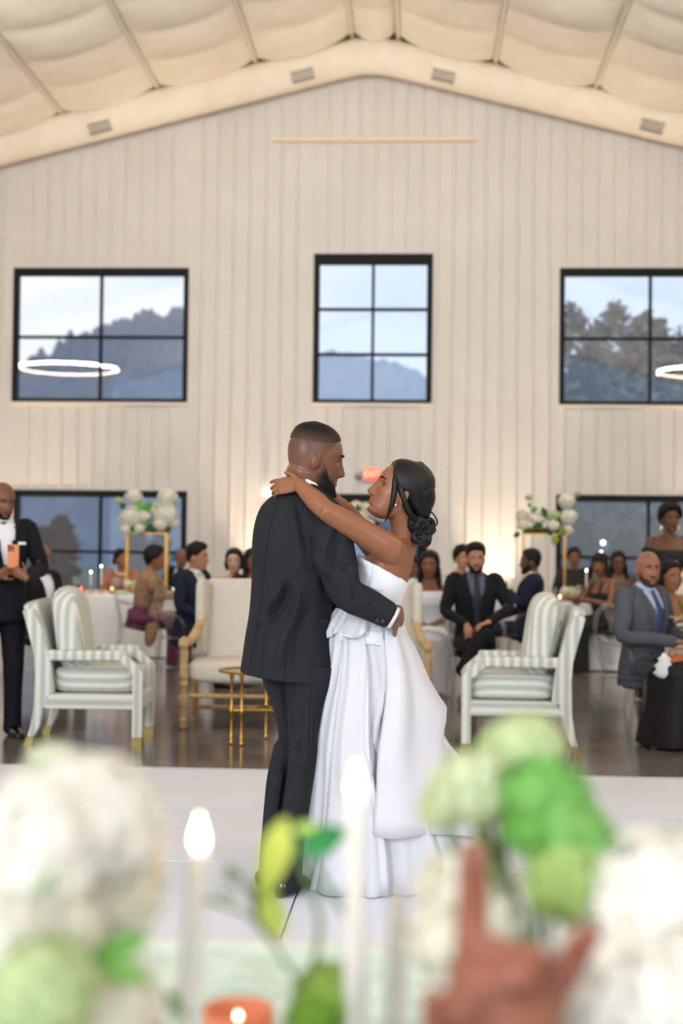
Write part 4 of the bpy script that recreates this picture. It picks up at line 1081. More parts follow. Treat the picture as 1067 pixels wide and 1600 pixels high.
    def suit(s, jm, shirt=SHIRT, tie=None, tm=None, trousers=None, square=False, open_t=.30):
        r = s.root; tm = tm or jm
        n = 40
        rings = srings(s.hip0, s.neck, (1,0,0), JACK, n)
        ts = [q[0] for q in JACK]
        # finer rows by interpolation
        rr = []
        for i in range(len(rings)-1):
            for k in range(2): rr.append([rings[i][j].lerp(rings[i+1][j], k/2) for j in range(n)])
        rr.append(rings[-1]); tt = []
        for i in range(len(ts)-1): tt += [ts[i], (ts[i]+ts[i+1])/2]
        tt.append(ts[-1])
        mb = MB(); v = [p for q in rr for p in q]; f = []
        for i in range(len(rr)-1):
            for j in range(n):
                k = (j+1) % n; tm_ = (tt[i]+tt[i+1])/2; cx = (rr[i][j].x+rr[i][k].x)/2; a = 2*PI*(j+.5)/n
                front = math.cos(a) > 0
                wv = .088*max(0, (tm_-open_t))/(1-open_t)
                if front and abs(cx) < wv and tm_ > open_t: continue
                f.append((i*n+j, i*n+k, (i+1)*n+k, (i+1)*n+j))
        mb.add(v, f)
        s.sleeves(mb, .066, .050, .042)
        # lapels: strips that frame the opening
        for q in (-1, 1):
            a = [s.torso_pt(q*.088*max(0, (t-open_t))/(1-open_t)*1.02, t, 1.05) for t in np.linspace(open_t-.02, .95, 8)]
            b = [s.torso_pt(q*(.088*max(0, (t-open_t))/(1-open_t)+w), t, 1.06) for t, w in zip(np.linspace(open_t-.02, .95, 8), (.012,.03,.04,.05,.06,.058,.045,.03))]
            o = len(mb.v); mb.add(a+b, [(i, i+1, 8+i+1, 8+i) for i in range(7)])
        mb.build('jacket', jm, r)
        sh = MB(); rs = srings(s.hip0, s.neck, (1,0,0), [(t, w, h*.955, q) for t, w, h, q in JACK[2:]], n, scale=.965); sh.loft(rs, False)
        nb = s.neck+V(0,.004,-.01); hb = s.M @ V(0,-.03,-.075)
        ax = (hb-nb).normalized()
        sh.tube([nb-ax*.015, nb+ax*.035], [.076,.068], 16, rnd=False)
        for q in (-1, 1):
            dv = s.hdir[q]; dv = (s.wri[q]-s.elb[q]).normalized(); sh.tube([s.wri[q]-dv*.05, s.wri[q]-dv*.012], [.037,.036], 12, rnd=False)
        sh.build('shirt', shirt, r)
        if tie == 'bow':
            c = s.torso_pt(0, .985, 1.0)+V(0,.012,.005); t = MB()
            for q in (-1, 1): t.loft([[c+V(q*x, y, z) for y, z in ((-.006,-h),(.006,-h),(.006,h),(-.006,h))] for x, h in ((.004,.008),(.03,.022),(.05,.026))])
            t.ell(c+V(0,.004,0), (.01,.01,.011)); t.build('bow_tie', TUX, r)
        elif tie is not None:
            t = MB(); pts = [s.torso_pt(0, k, 1.02) for k in np.linspace(.99, open_t, 7)]
            t.tube([p+V(0,.004,0) for p in pts], [.016,.022,.026,.029,.031,.033,.034], 8, hint=(1,0,0), flat=.25); t.build('necktie', tie, r)
        if square:
            c = s.torso_pt(-.11, .72, 1.04); MB().loft([[c+V(x*1.0, .008+y, z) for y in (-.006, .006) for x, z in (((-.03,-.012),(.03,-.004),(.03,.014),(.0,.022),(-.03,.012)) if y < 0 else ((-.03,.012),(.0,.022),(.03,.014),(.03,-.004),(-.03,-.012)))]]*1, False).build('pocket_square', SHIRT, r) if False else MB().bbox(c+V(-.028,-.006,-.010), c+V(.028,.010,.012), .004).build('pocket_square', SHIRT, r)
        s.trousers(trousers or jm)
    def torso_pt(s, x, t, k=1.0):
        ts = [q[0] for q in JACK]; hw = float(np.interp(t, ts, [q[1] for q in JACK])); hd = float(np.interp(t, ts, [q[2] for q in JACK])); sh = float(np.interp(t, ts, [q[3] for q in JACK]))
        ax = (s.neck-s.hip0); L = ax.length; ax = ax/L; fw = V(0, 1, 0); fw = (fw-ax*fw.dot(ax)).normalized()
        u = min(.98, abs(x)/hw); y = hd*(1-u**2.3)**(1/2.3)
        return s.hip0+ax*(t*L)+fw*(sh+y*k)+V(x, 0, 0)
    def sleeves(s, mb, r0, r1, r2, upto=1.0):
        for q in (-1, 1):
            e, w, sh = s.elb[q], s.wri[q], s.sh[q]
            dv = (w-e).normalized()
            pts = path([sh+V(-q*.05,0,.012), sh+V(q*.0,0,.0), sh.lerp(e, .5), e, e.lerp(w, .5), e.lerp(w, upto)-dv*.022], 16)
            rad = np.interp(np.linspace(0, 5, 16), [0,1,2,3,4,5], [r0*.8, r0*1.08, r0*.98, r1*1.06, (r1+r2)/2, r2])
            mb.tube(pts, list(rad), 14)
    def trousers(s, tm, flare=1.0):
        mb = MB()
        mb.loft(srings(s.hip0-V(0,0,.02), s.neck, (1,0,0), [(-.20,.13,.10,0),(-.12,.178,.135,0),(.0,.176,.13,.0),(.12,.16,.115,0)], 24))
        for q in (-1, 1):
            k, a, h = s.knee[q], s.ank[q], s.hipj[q]
            mb.tube(path([h+V(0,-.03,0), h.lerp(k, .5), k], 8), [.098,.096,.092,.088,.083,.079,.076,.072], 14)
            mb.tube(path([k, k.lerp(a, .5), a+V(0,0,-.05)], 8), [.072,.07,.067,.065,.063,.062,.062,.065], 14)
        co, no, fs = remesh(mb, .012, 2); mk('trousers', co, fs, tm, s.root)
        for q in (-1, 1):
            a = s.ank[q]; b = MB()
            rg = []
            for y, hw, zt in ((-.07,.020,.06),(-.06,.036,.085),(-.02,.041,.095),(.05,.042,.082),(.12,.044,.055),(.17,.038,.038),(.20,.02,.026)):
                rg.append([V(a.x+hw*math.cos(t), a.y+y, max(.0, zt*.5+zt*.5*math.sin(t))) for t in [2*PI*i/12 for i in range(12)]])
            b.loft(rg).build('shoe', SHOE, s.root)
    def dress(s, dm, top=.72, sleeves=0, skirt='long', straps=False, hem=.02, wide=1.0, skirtm=None):
        mb = MB(); tb = [(t, w*1.03, h*1.04, q) for t, w, h, q in WOMT if t <= top+1e-6]
        mb.loft(srings(s.hip0, s.neck, (1,0,0), tb, 30))
        if sleeves == 'off':
            for q in (-1, 1): mb.tube([s.sh[q].lerp(s.elb[q], .30), s.sh[q].lerp(s.elb[q], .8)], [.058,.052], 14)
            mb.loft(srings(s.hip0, s.neck, (1,0,0), [(.66,.215,.125,.01),(.70,.225,.128,.01),(.755,.218,.118,.006)], 30))
        elif sleeves:
            s.sleeves(mb, .058, .046, .040, sleeves)
        if straps:
            for q in (-1, 1):
                pts = [s.wtorso(q*.085, top-.03), s.wtorso(q*.08, .86), s.neck+V(q*.085,-.02,-.035), s.wtorso(q*.08, .86, -1), s.wtorso(q*.085, top-.03, -1)]
                mb.tube(path(pts, 14), .026, 8, flat=.4)
        mb2 = mb
        if skirt:
            if s.sit:
                k0 = s.knee[1].y; kz = s.knee[1].z
                mb.loft([[V(x*wide, y, z) for x, y, z in [(hw*math.cos(a), yc, zc+hh*math.sin(a)) for a in [2*PI*j/20 for j in range(20)]]] for yc, zc, hw, hh in ((-.12,.54,.15,.10),(0,.53,.19,.125),(.2,.52,.20,.105),(.38,.515,.20,.10),(.50,.50,.185,.095))])
                if skirt == 'long': zl = hem
                else: zl = .40
                mb.loft([[V(hw*wide*math.cos(a)*(1+.06*math.sin(5*a)*(.5-z)), yc+hd*math.sin(a), z) for a in [2*PI*j/20 for j in range(20)]] for z, yc, hw, hd in ((.56,.40,.16,.10),(.5,.42,.20,.125),(.3,.44,.20,.13),(zl,.46,.22,.16))])
            else:
                zt = s.hip0.z
                mb.loft([[V(hw*wide*math.cos(a)*(1+.05*math.sin(7*a)*(zt-z)), hd*math.sin(a), z) for a in [2*PI*j/28 for j in range(28)]] for z, hw, hd in ((zt+.05,.17,.125),(zt-.08,.19,.145),(zt-.4,.21,.17),(hem,.30,.27))])
        co, no, fs = remesh(mb, .011, 2); mk('dress', co, fs, dm, s.root)
    def wtorso(s, x, t, fb=1):
        ts = [q[0] for q in WOMT]; hw = float(np.interp(t, ts, [q[1] for q in WOMT])); hd = float(np.interp(t, ts, [q[2] for q in WOMT])); sh = float(np.interp(t, ts, [q[3] for q in WOMT]))
        ax = (s.neck-s.hip0); L = ax.length; ax = ax/L; fw = V(0,1,0); fw = (fw-ax*fw.dot(ax)).normalized(); u = min(.97, abs(x)/hw)
        return s.hip0+ax*(t*L)+fw*(sh+fb*hd*(1-u**2.3)**(1/2.3))+V(x, 0, 0)
    def seat(s, label):
        if s.sit: ghost(s.base, s.root.rotation_euler.z, label)
# ================================================================== the couple
DC = 5.30
def q(px, py, dd=0.0): return W(px, py, DC+dd)
def proj_np(co):
    a = np.asarray(co)-np.array(CAM); d = a @ np.array(_A)
    return 533.5+FP*(a @ np.array(_R))/d, 800-FP*(a @ np.array(_U))/d, d
def strokes(co, no, lst):
    """press folds and ridges into the side of a garment that faces us; each stroke runs along a polyline"""
    co = co.copy(); x, y, d = proj_np(co)
    vd = co-np.array(CAM); vd /= np.linalg.norm(vd, axis=1, keepdims=True)
    fac = np.clip(-(vd*no).sum(1)*2.5, 0, 1)
    for pts, wd, amp in lst:
        P = np.array(path(pts, max(8, 4*len(pts)))); best = np.full(len(co), 1e9); tt = np.zeros(len(co))
        for i in range(len(P)-1):
            a, b = P[i], P[i+1]; ab = b-a; L2 = (ab**2).sum()+1e-9
            t = np.clip(((x-a[0])*ab[0]+(y-a[1])*ab[1])/L2, 0, 1)
            dd = np.hypot(x-(a[0]+t*ab[0]), y-(a[1]+t*ab[1])); m = dd < best
            best = np.where(m, dd, best); tt = np.where(m, (i+t)/(len(P)-1), tt)
        env = np.clip(np.sin(PI*np.clip(tt, .02, .98))*1.6, 0, 1)
        k = amp*np.exp(-(best/wd)**2)*fac*env
        co += no*k[:, None]
    return co
def pxring(py, xl, xr, b, dd=0.0, slant=0.0, n=40, ex=2.2, flat=True):
    """horizontal elliptic ring that spans xl..xr in the picture at depth DC+dd, half depth b"""
    c = q((xl+xr)/2, py, dd); hw = (xr-xl)/2/FP*(DC+dd); sl = slant/FP*(DC+dd); e = 2/ex; r = []
    for k in range(n):
        a = 2*PI*k/n; ca, sa = math.cos(a), math.sin(a)
        u = math.copysign(abs(ca)**e, ca); w = math.copysign(abs(sa)**e, sa)
        r.append(c+RH*(hw*u)+AH*(b*w)-UP*(sl*u))
    return r
def dense(rows, m):
    k = np.arange(len(rows)); a = np.array(rows, float); t = np.linspace(0, len(rows)-1, m)
    return np.stack([cr(k, a[:, c], t) for c in range(a.shape[1])], 1).tolist()
def on_surface(bvh, px, py, lift=.001):
    r = ray(px, py).normalized(); h = bvh.ray_cast(CAM, r)
    return (h[0]+h[1]*lift*(-1 if h[1].dot(r) > 0 else 1), h[1]) if h[0] is not None else (q(px, py), -r)
def line_on(bvh, pts, m, lift): return [on_surface(bvh, x, y, lift)[0] for x, y in path(pts, m)]
def headM(c, yaw_dir, pitch, roll, sc):
    """yaw_dir: horizontal facing vector; pitch up positive (deg)"""
    f = Vector(yaw_dir).normalized(); r = f.cross(UP).normalized()
    p = math.radians(pitch); fw = f*math.cos(p)+UP*math.sin(p); up = r.cross(fw)
    a = math.radians(roll); r2 = r*math.cos(a)+up*math.sin(a); up2 = r2.cross(fw)
    m = Matrix((r2*sc, fw*sc, up2*sc)).transposed().to_4x4(); m.translation = c; return m

# ---------------------------------------------------------------- groom
gb = q(450, 1385, .02); gb.z = .03
groom = thing('person', 'groom in a black tuxedo with short hair and full beard, arm round the bride', 'person', gb, 0)
O = gb
GM = headM(q(493, 718, .02), RH*math.cos(math.radians(14))+AH*math.sin(math.radians(14)), -9, 0, 1.055)
JROWS = [(757,452,498,.068,0),(765,441,505,.085,0),(776,424,519,.105,0),(790,410,534,.125,1),(808,401,543,.14,1),(835,395,546,.148,1),(870,393,540,.15,1),(905,393,530,.146,1),(940,391,520,.14,2),(970,388,518,.142,4),(1000,383,520,.148,6),(1030,379,522,.152,8),(1050,376,523,.155,9),(1060,375,523,.157,9)]
mb = MB()
head_solid(mb, GM, 0.0)
nb = q(472, 775, .02); hb = GM @ V(0,-.035,-.055)
mb.tube([nb, nb.lerp(hb, .5), hb, GM @ V(0,-.02,0)], [.074,.066,.066,.06], 18)
mb.loft([pxring(py, xl+14, xr-14, b*.74, 0, s, 28) for py, xl, xr, b, s in JROWS[1:]])
RSH, REL, RWR = q(513, 838, -.11), q(541, 925, -.20), q(612, 964, -.19)
LSH, LEL, LWR = q(425, 838, .13), q(492, 935, .27), q(575, 955, .24)
for s_, e_, w_ in ((RSH, REL, RWR), (LSH, LEL, LWR)):
    mb.tube([s_, s_.lerp(e_, .5), e_, e_.lerp(w_, .5), w_], [.040,.036,.033,.032,.030], 12)
hand(mb, RWR+(RWR-REL).normalized()*.012, (RH*.30+AH*.9+UP*.05), (-RH*.9+AH*.3), -1, .95, .30, .15, thumb=.2)
hand(mb, LWR, RH*.8-AH*.45, -AH-RH*.3, 1, 1.0, .3)
for xs_ in ((482,474,460,451,1390,-.035), (446,450,431,424,1390,.09)):
    mb.tube([q(xs_[0],1050,xs_[5]), q(xs_[1],1160,xs_[5]), q(xs_[2],1280,xs_[5]), q(xs_[3],1385,xs_[5])], [.05,.035,.03,.028], 12)
co, no, fs = remesh(mb, .0038, 1)
hairc = np.array([lin(k) for k in (20,17,17)])
def groom_extra(t, x, y, z):
    a = np.degrees(np.arctan2(np.abs(x)/.075, y/.095))
    hl = np.interp(a, HL_A, [.078,.074,.056,.026,.004,.016,.0,-.04,-.06])
    dens = np.clip((z-hl)/.012, 0, 1)*np.interp(z, [-.06,.0,.045,.07,.09], [.10,.22,.45,.75,.92])
    dens = np.where((z > .116) | (z < -.07), dens*(z > .1), dens)
    return t*(1-dens[:, None])+hairc*dens[:, None]
tone = tone_of(co, GM, (124,84,64), (134,84,76), groom_extra)
mk('body', co, fs, SKIN, groom, O, True, tone)
eyes(GM, groom, O, look=(.30,.9,-.25))
HAIRS = mat('short_hair', (1,1,1,1), .55, spec=.24, bump=.14, bscale=500, tone=True)
_sk = np.array([lin(k) for k in (124,84,64)])
def gfade(p, z):
    hl = np.interp(np.abs(p), HL_A, [.074,.070,.062,.056,.054,.054,.054,.054,.054])
    k = np.interp(z, [-.06,.0,.045,.07,.09], [.10,.22,.45,.75,.92]); k = k+(1-k)*np.clip((z-hl-.015)/.03, 0, 1)
    return _sk*(1-k[:, None])+hairc*k[:, None]
shell('hair', GM, hairline([.074,.070,.062,.056,.054,.054,.054,.054,.054]), lambda p, z: .0015+.0075*np.clip((z-.055)/.05, 0, 1), HAIRS, groom, O, mx=.012, base=-.0015, tonef=gfade)
def bfade(p, z):
    k = np.clip(beardmask(p, z)/.024, 0, 1)*np.clip((.012-z)/.03, .25, 1)
    return _sk*(1-k[:, None])+hairc*.8*k[:, None]
shell('beard', GM, beardmask, lambda p, z: .004+.014*np.clip((-.068-z)/.04, 0, 1), HAIRS, groom, O, mx=.022, rough=.03, base=-.001, tonef=bfade)
# raised rim of the ear
for s in (-1, 1):
    e = MB(); e.tube([GM @ V(s*(.0885), -.020+.011*math.cos(a), -.010+.021*math.sin(a)) for a in np.linspace(-1.6, 2.6, 12)], .0032, 6)
    co2, no2, fs2 = remesh(e, .0035, 1); mk('ear_rim', co2, fs2, SKIN, groom, O, True, np.tile(np.array([lin(k) for k in (140,92,66)]), (len(co2), 1)))
# jacket
mb = MB()
mb.loft([pxring(r[0], r[1], r[2], r[3], 0, r[4], 48, 2.25) for r in dense(JROWS, 30)])
for s_, e_, w_, sd in ((RSH, REL, RWR, 1), (LSH, LEL, LWR, -1)):
    st = s_+(-RH*.06+AH*.04+UP*.03 if sd > 0 else RH*.05-AH*.03+UP*.02)
    P = path([st, s_+UP*.005, s_.lerp(e_, .5), e_, e_.lerp(w_, .5), e_.lerp(w_, .94)], 20)
    R_ = np.interp(np.linspace(0, 5, 20), [0,1,2,3,4,5], [.05,.082,.074,.062,.057,.049])
    mb.tube(P, list(R_), 18)
# collar roll
co_, no_, fs_ = remesh(mb, .006, 2)
JS = [([(540,812),(522,850),(512,890),(508,925)], 7, -.010),      # armhole valley
      ([(455,790),(462,830),(468,870),(470,905)], 9, .006),
      ([(462,775),(470,812),(478,845),(490,870)], 6, -.006),
      ([(480,850),(500,880),(520,905),(535,915)], 6, .007),
      ([(512,862),(530,880),(548,892)], 5, -.006),
      ([(432,830),(428,880),(424,930),(425,950)], 12, .006),
      ([(442,900),(436,925),(424,945),(412,958)], 5, .010),
      ([(455,905),(446,938),(430,962),(418,985)], 6, -.010),
      ([(470,915),(462,950),(452,968)], 5, .008),
      ([(476,930),(455,975),(440,1010),(434,1055)], 8, .010),
      ([(490,940),(470,985),(462,1030),(460,1060)], 9, -.006),
      ([(405,960),(396,1000),(392,1050)], 6, -.006),
      ([(414,975),(408,1010),(406,1058)], 6, .008),
      ([(400,870),(404,900),(402,930)], 6, -.007),
      ([(548,915),(556,928),(552,945)], 5, -.007),
      ([(560,922),(572,935),(570,955)], 5, .004),
      ([(535,870),(548,885),(556,905)], 4, .005),
      ([(505,945),(509,985),(512,1060)], 6, -.004)]
co_ = strokes(co_, no_, [(a, b, c*2.2) for a, b, c in JS])
jk = mk('jacket', co_, fs_, suit_mat('tuxedo', C(35,38,43)), groom, O)
jb = BVHTree.FromPolygons([Vector(c) for c in co_], fs_)
SEAM = mat('seam_thread', C(12,13,16), .9); SATIN = mat('black_satin', C(30,33,39), .3, spec=.6)
MB().tube(line_on(jb, [(437,771),(424,815),(416,856),(412,900),(410,927),(405,957),(397,1000),(392,1025),(391,1053)], 30, .0002), .0013, 6).build('back_seam', SEAM, jk, True)
MB().tube(line_on(jb, [(530,812),(514,845),(508,885),(509,918)], 14, .0002), .0012, 6).build('armhole_seam', SEAM, jk, True)
MB().tube(line_on(jb, [(448,1000),(446,1030),(444,1060)], 10, .0002), .0014, 6).build('vent', SEAM, jk, True)
for k in (0, 1): MB().tube(line_on(jb, [(487,968.5+3.2*k),(500,968+3.2*k),(512,968.5+3.2*k)], 8, .001), .0022, 6).build('pocket_welt', SATIN, jk, True)
for x, y in ((590,968),(598,969)):
    p, n_ = on_surface(jb, x, y, .002); b = MB(); b.tube([p-n_*.002, p+n_*.003], .0085, 12); b.build('cuff_button', SATIN, jk, True)
for ch in jk.children:
    for v in ch.data.vertices: v.co -= O
cdir = (RWR-REL).normalized()
MB().tube([REL.lerp(RWR, .88), RWR+cdir*.012], [.043,.041], 20, rnd=False).build('shirt_cuff', SHIRT, groom, True, O)
# shirt collar and jacket collar
ccen = q(480, 757, .02); cax = (UP*.90+RH*.42).normalized()
MB().tube([ccen-cax*.030, ccen+cax*.010, ccen+cax*.016], [.079,.0755,.074], 32, rnd=False).build('shirt_collar', SHIRT, groom, True, O)
MB().tube([ccen-cax*.055, ccen-cax*.030, ccen-cax*.006], [.098,.090,.082], 32, rnd=False).build('jacket_collar', MATS['suit_tuxedo'], groom, True, O)
# trousers
LEGR = [(1040,446,523),(1070,447,518),(1100,448,508),(1130,450,501),(1150,452,498),(1165,452,497),(1180,451,496),(1210,448,492),(1240,444,487),(1300,437,478),(1350,433,473),(1388,431,472)]
LEGL = [(1040,404,478),(1070,412,474),(1100,424,470),(1130,431,470),(1152,435,471),(1164,428,468),(1180,424,464),(1210,418,458),(1240,414,453),(1300,409,448),(1350,405,445),(1388,403,445)]
mb = MB()
mb.loft([pxring(r[0], r[1], r[2], .100 if i < 20 else .085, -.035, 0, 26) for i, r in enumerate(dense(LEGR, 34))])
mb.loft([pxring(r[0], r[1], r[2], .095 if i < 20 else .082, .09, 0, 26) for i, r in enumerate(dense(LEGL, 34))])
co_, no_, fs_ = remesh(mb, .0065, 2)
co_ = strokes(co_, no_, [([(466,1150),(458,1162),(456,1176),(464,1188),(476,1190)], 4, .014), ([(474,1155),(466,1166),(466,1178),(476,1184)], 3.5, -.012), ([(440,1150),(450,1158),(456,1160)], 4, -.012),
      ([(432,1160),(442,1163),(454,1164)], 3.5, .010), ([(440,1075),(450,1110),(455,1150)], 5, -.014), ([(455,1170),(449,1210),(443,1250),(438,1290)], 4, -.016), ([(462,1072),(466,1110),(470,1140)], 8, .008),
      ([(478,1110),(470,1135),(466,1150)], 6, -.006), ([(425,1175),(420,1215),(417,1260)], 5, .006), ([(470,1195),(463,1230),(457,1270)], 7, .006), ([(480,1160),(486,1190),(480,1230)], 6, -.006)])
tr = mk('trousers', co_, fs_, MATS['suit_tuxedo'], groom, O)
tb_ = BVHTree.FromPolygons([Vector(c) for c in co_], fs_)
st_ = MB().tube(line_on(tb_, [(491,1072),(489,1090),(487,1112),(486,1140),(485,1160)], 12, .0005), .0075, 6, flat=.25).build('satin_stripe', SATIN, tr, True)
for v in st_.data.vertices: v.co -= O
for px, dd in ((452,-.035),(424,.09)):
    a = q(px, 1385, dd); a.z = .03; f = (RH*.40+AH*.92).normalized(); sd = UP.cross(f); rg = []
    for y, hw, zt in ((-.09,.018,.05),(-.075,.034,.075),(-.02,.040,.085),(.06,.043,.066),(.14,.048,.045),(.19,.040,.034),(.22,.02,.024)):
        rg.append([a+f*y+sd*(hw*math.cos(t))+UP*max(0, zt*.5+zt*.5*math.sin(t)) for t in [2*PI*i/14 for i in range(14)]])
    MB().loft(rg).build('shoe', SHOE, groom, True, O)

# ---------------------------------------------------------------- bride
bb = q(560, 1370, .25); bb.z = .03; O2 = bb
bride = thing('person', 'bride in a strapless white ball gown with a low bun, arm round the groom', 'person', bb, 0)
BM = headM(q(621, 771, -.02), -RH*math.cos(math.radians(10))-AH*math.sin(math.radians(10)), 24, 0, .955)
mb = MB()
head_solid(mb, BM, 1.0)
bn = q(635, 845, 0); hb = BM @ V(0,-.032,-.05)
mb.tube([q(622,868,0), q(630,850,0), bn.lerp(hb, .5), hb, BM @ V(0,-.02,0)], [.06,.050,.046,.052,.05], 18)
TROWS = [(836,620,645,.055),(846,606,648,.095),(858,588,649,.13),(872,570,647,.145),(890,556,643,.145),(908,552,637,.138),(930,550,628,.12),(955,540,618,.105),(980,528,616,.12)]
mb.loft([pxring(py, xl, xr, b, 0.02, 0, 36, 2.05) for py, xl, xr, b in dense(TROWS, 24)])
BSH, BEL, BWR = q(612, 859, -.115), q(508, 797, -.19), q(467, 757, -.13)
mb.tube(path([q(618,867,-.03), BSH, BSH.lerp(BEL, .35), BSH.lerp(BEL, .75), BEL], 12), list(np.interp(np.linspace(0,4,12), [0,1,2,3,4], [.06,.056,.050,.043,.037])), 16)
mb.tube(path([BEL, BEL.lerp(BWR, .35), BEL.lerp(BWR, .75), BWR], 10), list(np.interp(np.linspace(0,3,10), [0,1,2,3], [.037,.038,.030,.0245])), 14)
hand(mb, BWR+RH*.004, (-RH*.80-UP*.05+AH*.35), (AH*.75+RH*.15-UP*.35), -1, .88, .28, .10, thumb=.15, curls=[.20,.30,.36,.42])
mb.tube([q(590,862,.14), q(540,800,.22), q(505,770,.18)], [.05,.04,.03], 12)
hand(mb, q(505,770,.18), -RH*.6-AH*.5, -AH, 1, .85, .3)
for s in (-1, 1): mb.tube([q(570+s*12,985,.05), q(565+s*12,1180,.1), q(560+s*14,1360,.15)], [.08,.05,.04], 12)
co, no, fs = remesh(mb, .0036, 1)
def bride_extra(t, x, y, z):
    return t
mk('body', co, fs, SKIN, bride, O2, True, tone_of(co, BM, (146,95,68), (146,78,72), bride_extra))
eyes(BM, bride, O2, look=(-.40,.9,.15), fem=1.0)
# hair: swept-back crown, side strands and a low curled bun
HSL = mat('bride_hair', C(9,8,9), .36, spec=.35)
_n = HSL.node_tree.nodes; _L = HSL.node_tree.links
_tx = _n.new('ShaderNodeTexCoord'); _wv = _n.new('ShaderNodeTexWave'); _wv.inputs['Scale'].default_value = 55; _wv.inputs['Distortion'].default_value = 9; _wv.inputs['Detail'].default_value = 3; _wv.inputs['Detail Scale'].default_value = 2
_bp = _n.new('ShaderNodeBump'); _bp.inputs['Strength'].default_value = .28; _bp.inputs['Distance'].default_value = .004
_L.new(_tx.outputs['Object'], _wv.inputs[0]); _L.new(_wv.outputs['Fac'], _bp.inputs['Height']); _L.new(_bp.outputs[0], _n['Principled BSDF'].inputs['Normal'])
shell('hair', BM, hairline([.088,.070,.032,.0,-.012,-.008,-.03,-.05,-.07]), lambda p, z: .012+.006*np.clip(z/.1, 0, 1)+.012*np.clip((np.abs(p)-80)/80, 0, 1), HSL, bride, O2, 1.0, mx=.03)
hv = MB()
hv.ell(q(648,772,-.01), (.078,.080,.075)); hv.ell(q(655,778,-.01), (.062,.072,.066)); hv.ell(q(641,761,-.01), (.080,.078,.072)); hv.ell(q(628,750,-.01), (.060,.072,.048)); hv.ell(q(654,798,0), (.05,.06,.04))
co_, no_, fs_ = remesh(hv, .006, 10)
co_ = strokes(co_, no_, [([(614,742),(630,770),(640,795),(645,812)], 4, -.004), ([(626,738),(648,762),(660,790),(662,806)], 5, -.004), ([(620,738),(640,768),(652,795)], 5, .003), ([(640,738),(668,758),(676,782)], 6, .003)])
mk('crown_hair', co_, fs_, HSL, bride, O2)
bun = MB()
for cx, cy, r, a0, tr_, dd in ((652,822,.030,0,.016,-.05),(664,830,.026,1,.015,-.04),(656,838,.026,2,.014,-.05),(668,818,.024,3,.014,-.02),(645,815,.024,4,.013,-.06),(662,845,.020,5,.013,-.04),(674,826,.016,2,.010,.0),(654,830,.028,4,.016,.03),(664,836,.03,1,.016,.05)):
    c_ = q(cx, cy, dd); bun.tube([c_+RH*(r*math.cos(a0+k*.45)*(1-k*.03))+UP*(r*math.sin(a0+k*.45)*(1-k*.03))-AH*(.012*math.sin(k*.5)) for k in range(13)], [tr_*(.55+.45*math.sin(PI*k/12)) for k in range(13)], 10)
bun.ell(q(658,830,.01), (.045,.05,.05))
co_, no_, fs_ = remesh(bun, .0042, 1); mk('bun', co_, fs_, HSL, bride, O2)
for nm, pts, rr in (('loose_strand', [(618,746,-.08),(616,768,-.088),(613,785,-.092),(608,800,-.09),(602,815,-.085)], [.012,.012,.009,.006,.002]),
                    ('loose_curl', [(674,800,-.03),(679,806,-.03),(683,814,-.03),(682,820,-.03),(676,823,-.03)], [.003,.003,.003,.003,.002]),
                    ('side_sweep', [(620,742,-.075),(626,762,-.088),(632,783,-.092),(640,802,-.085),(650,812,-.07)], [.012,.014,.014,.013,.010])):
    P = path(pts, 18); MB().tube([q(*p) for p in P], list(np.interp(np.linspace(0, len(rr)-1, 18), range(len(rr)), rr)), 8).build(nm, HSL, bride, True, O2)
er = MB().ell(q(618,789,-.095), (.0045,.0045,.006), 10, 8).build('earring', mat('diamond', C(250,250,255), .05, metal=.9), bride, True, O2)
# bodice
GOWN = mat('gown_satin', C(240,241,246), .62, spec=.25, col2=C(236,237,243), nscale=5, bump=.06, bscale=240)
BROWS = [(883,547,634,.148,24),(888,547,636,.151,22),(896,549,637,.152,18),(908,550,634,.150,13),(925,549,628,.138,8),(945,541,621,.124,6),(965,529,618,.124,6),(985,520,616,.140,6),(1000,517,620,.155,6)]
mb = MB(); mb.loft([pxring(r[0]+2, r[1]-1, r[2]+1, r[3], .015, r[4]*.95, 48, 2.2) for r in dense(BROWS, 24)])
co_, no_, fs_ = remesh(mb, .0055, 2)
co_ = strokes(co_, no_, [([(584,866),(578,900),(572,935)], 2.5, -.004), ([(561,862),(556,885),(553,910)], 2.5, -.003), ([(604,880),(600,910),(594,935)], 2.5, -.003), ([(550,868),(565,878),(590,884),(620,900)], 4, .003),
      ([(555,905),(575,915),(600,922)], 5, .004), ([(556,918),(580,928),(604,930)], 4, -.003), ([(525,965),(560,985),(612,992)], 4, .006), ([(522,978),(560,1000),(610,1002)], 4, -.004)])
bo = mk('bodice', co_, fs_, GOWN, bride, O2)
bvb = BVHTree.FromPolygons([Vector(c) for c in co_], fs_)
hm = MB().tube(line_on(bvb, [(549,868),(560,868),(584,876),(595,882),(612,894),(631,908)], 20, .001), .003, 6).build('neckline_edge', GOWN, bo, True)
for v in hm.data.vertices: v.co -= O2
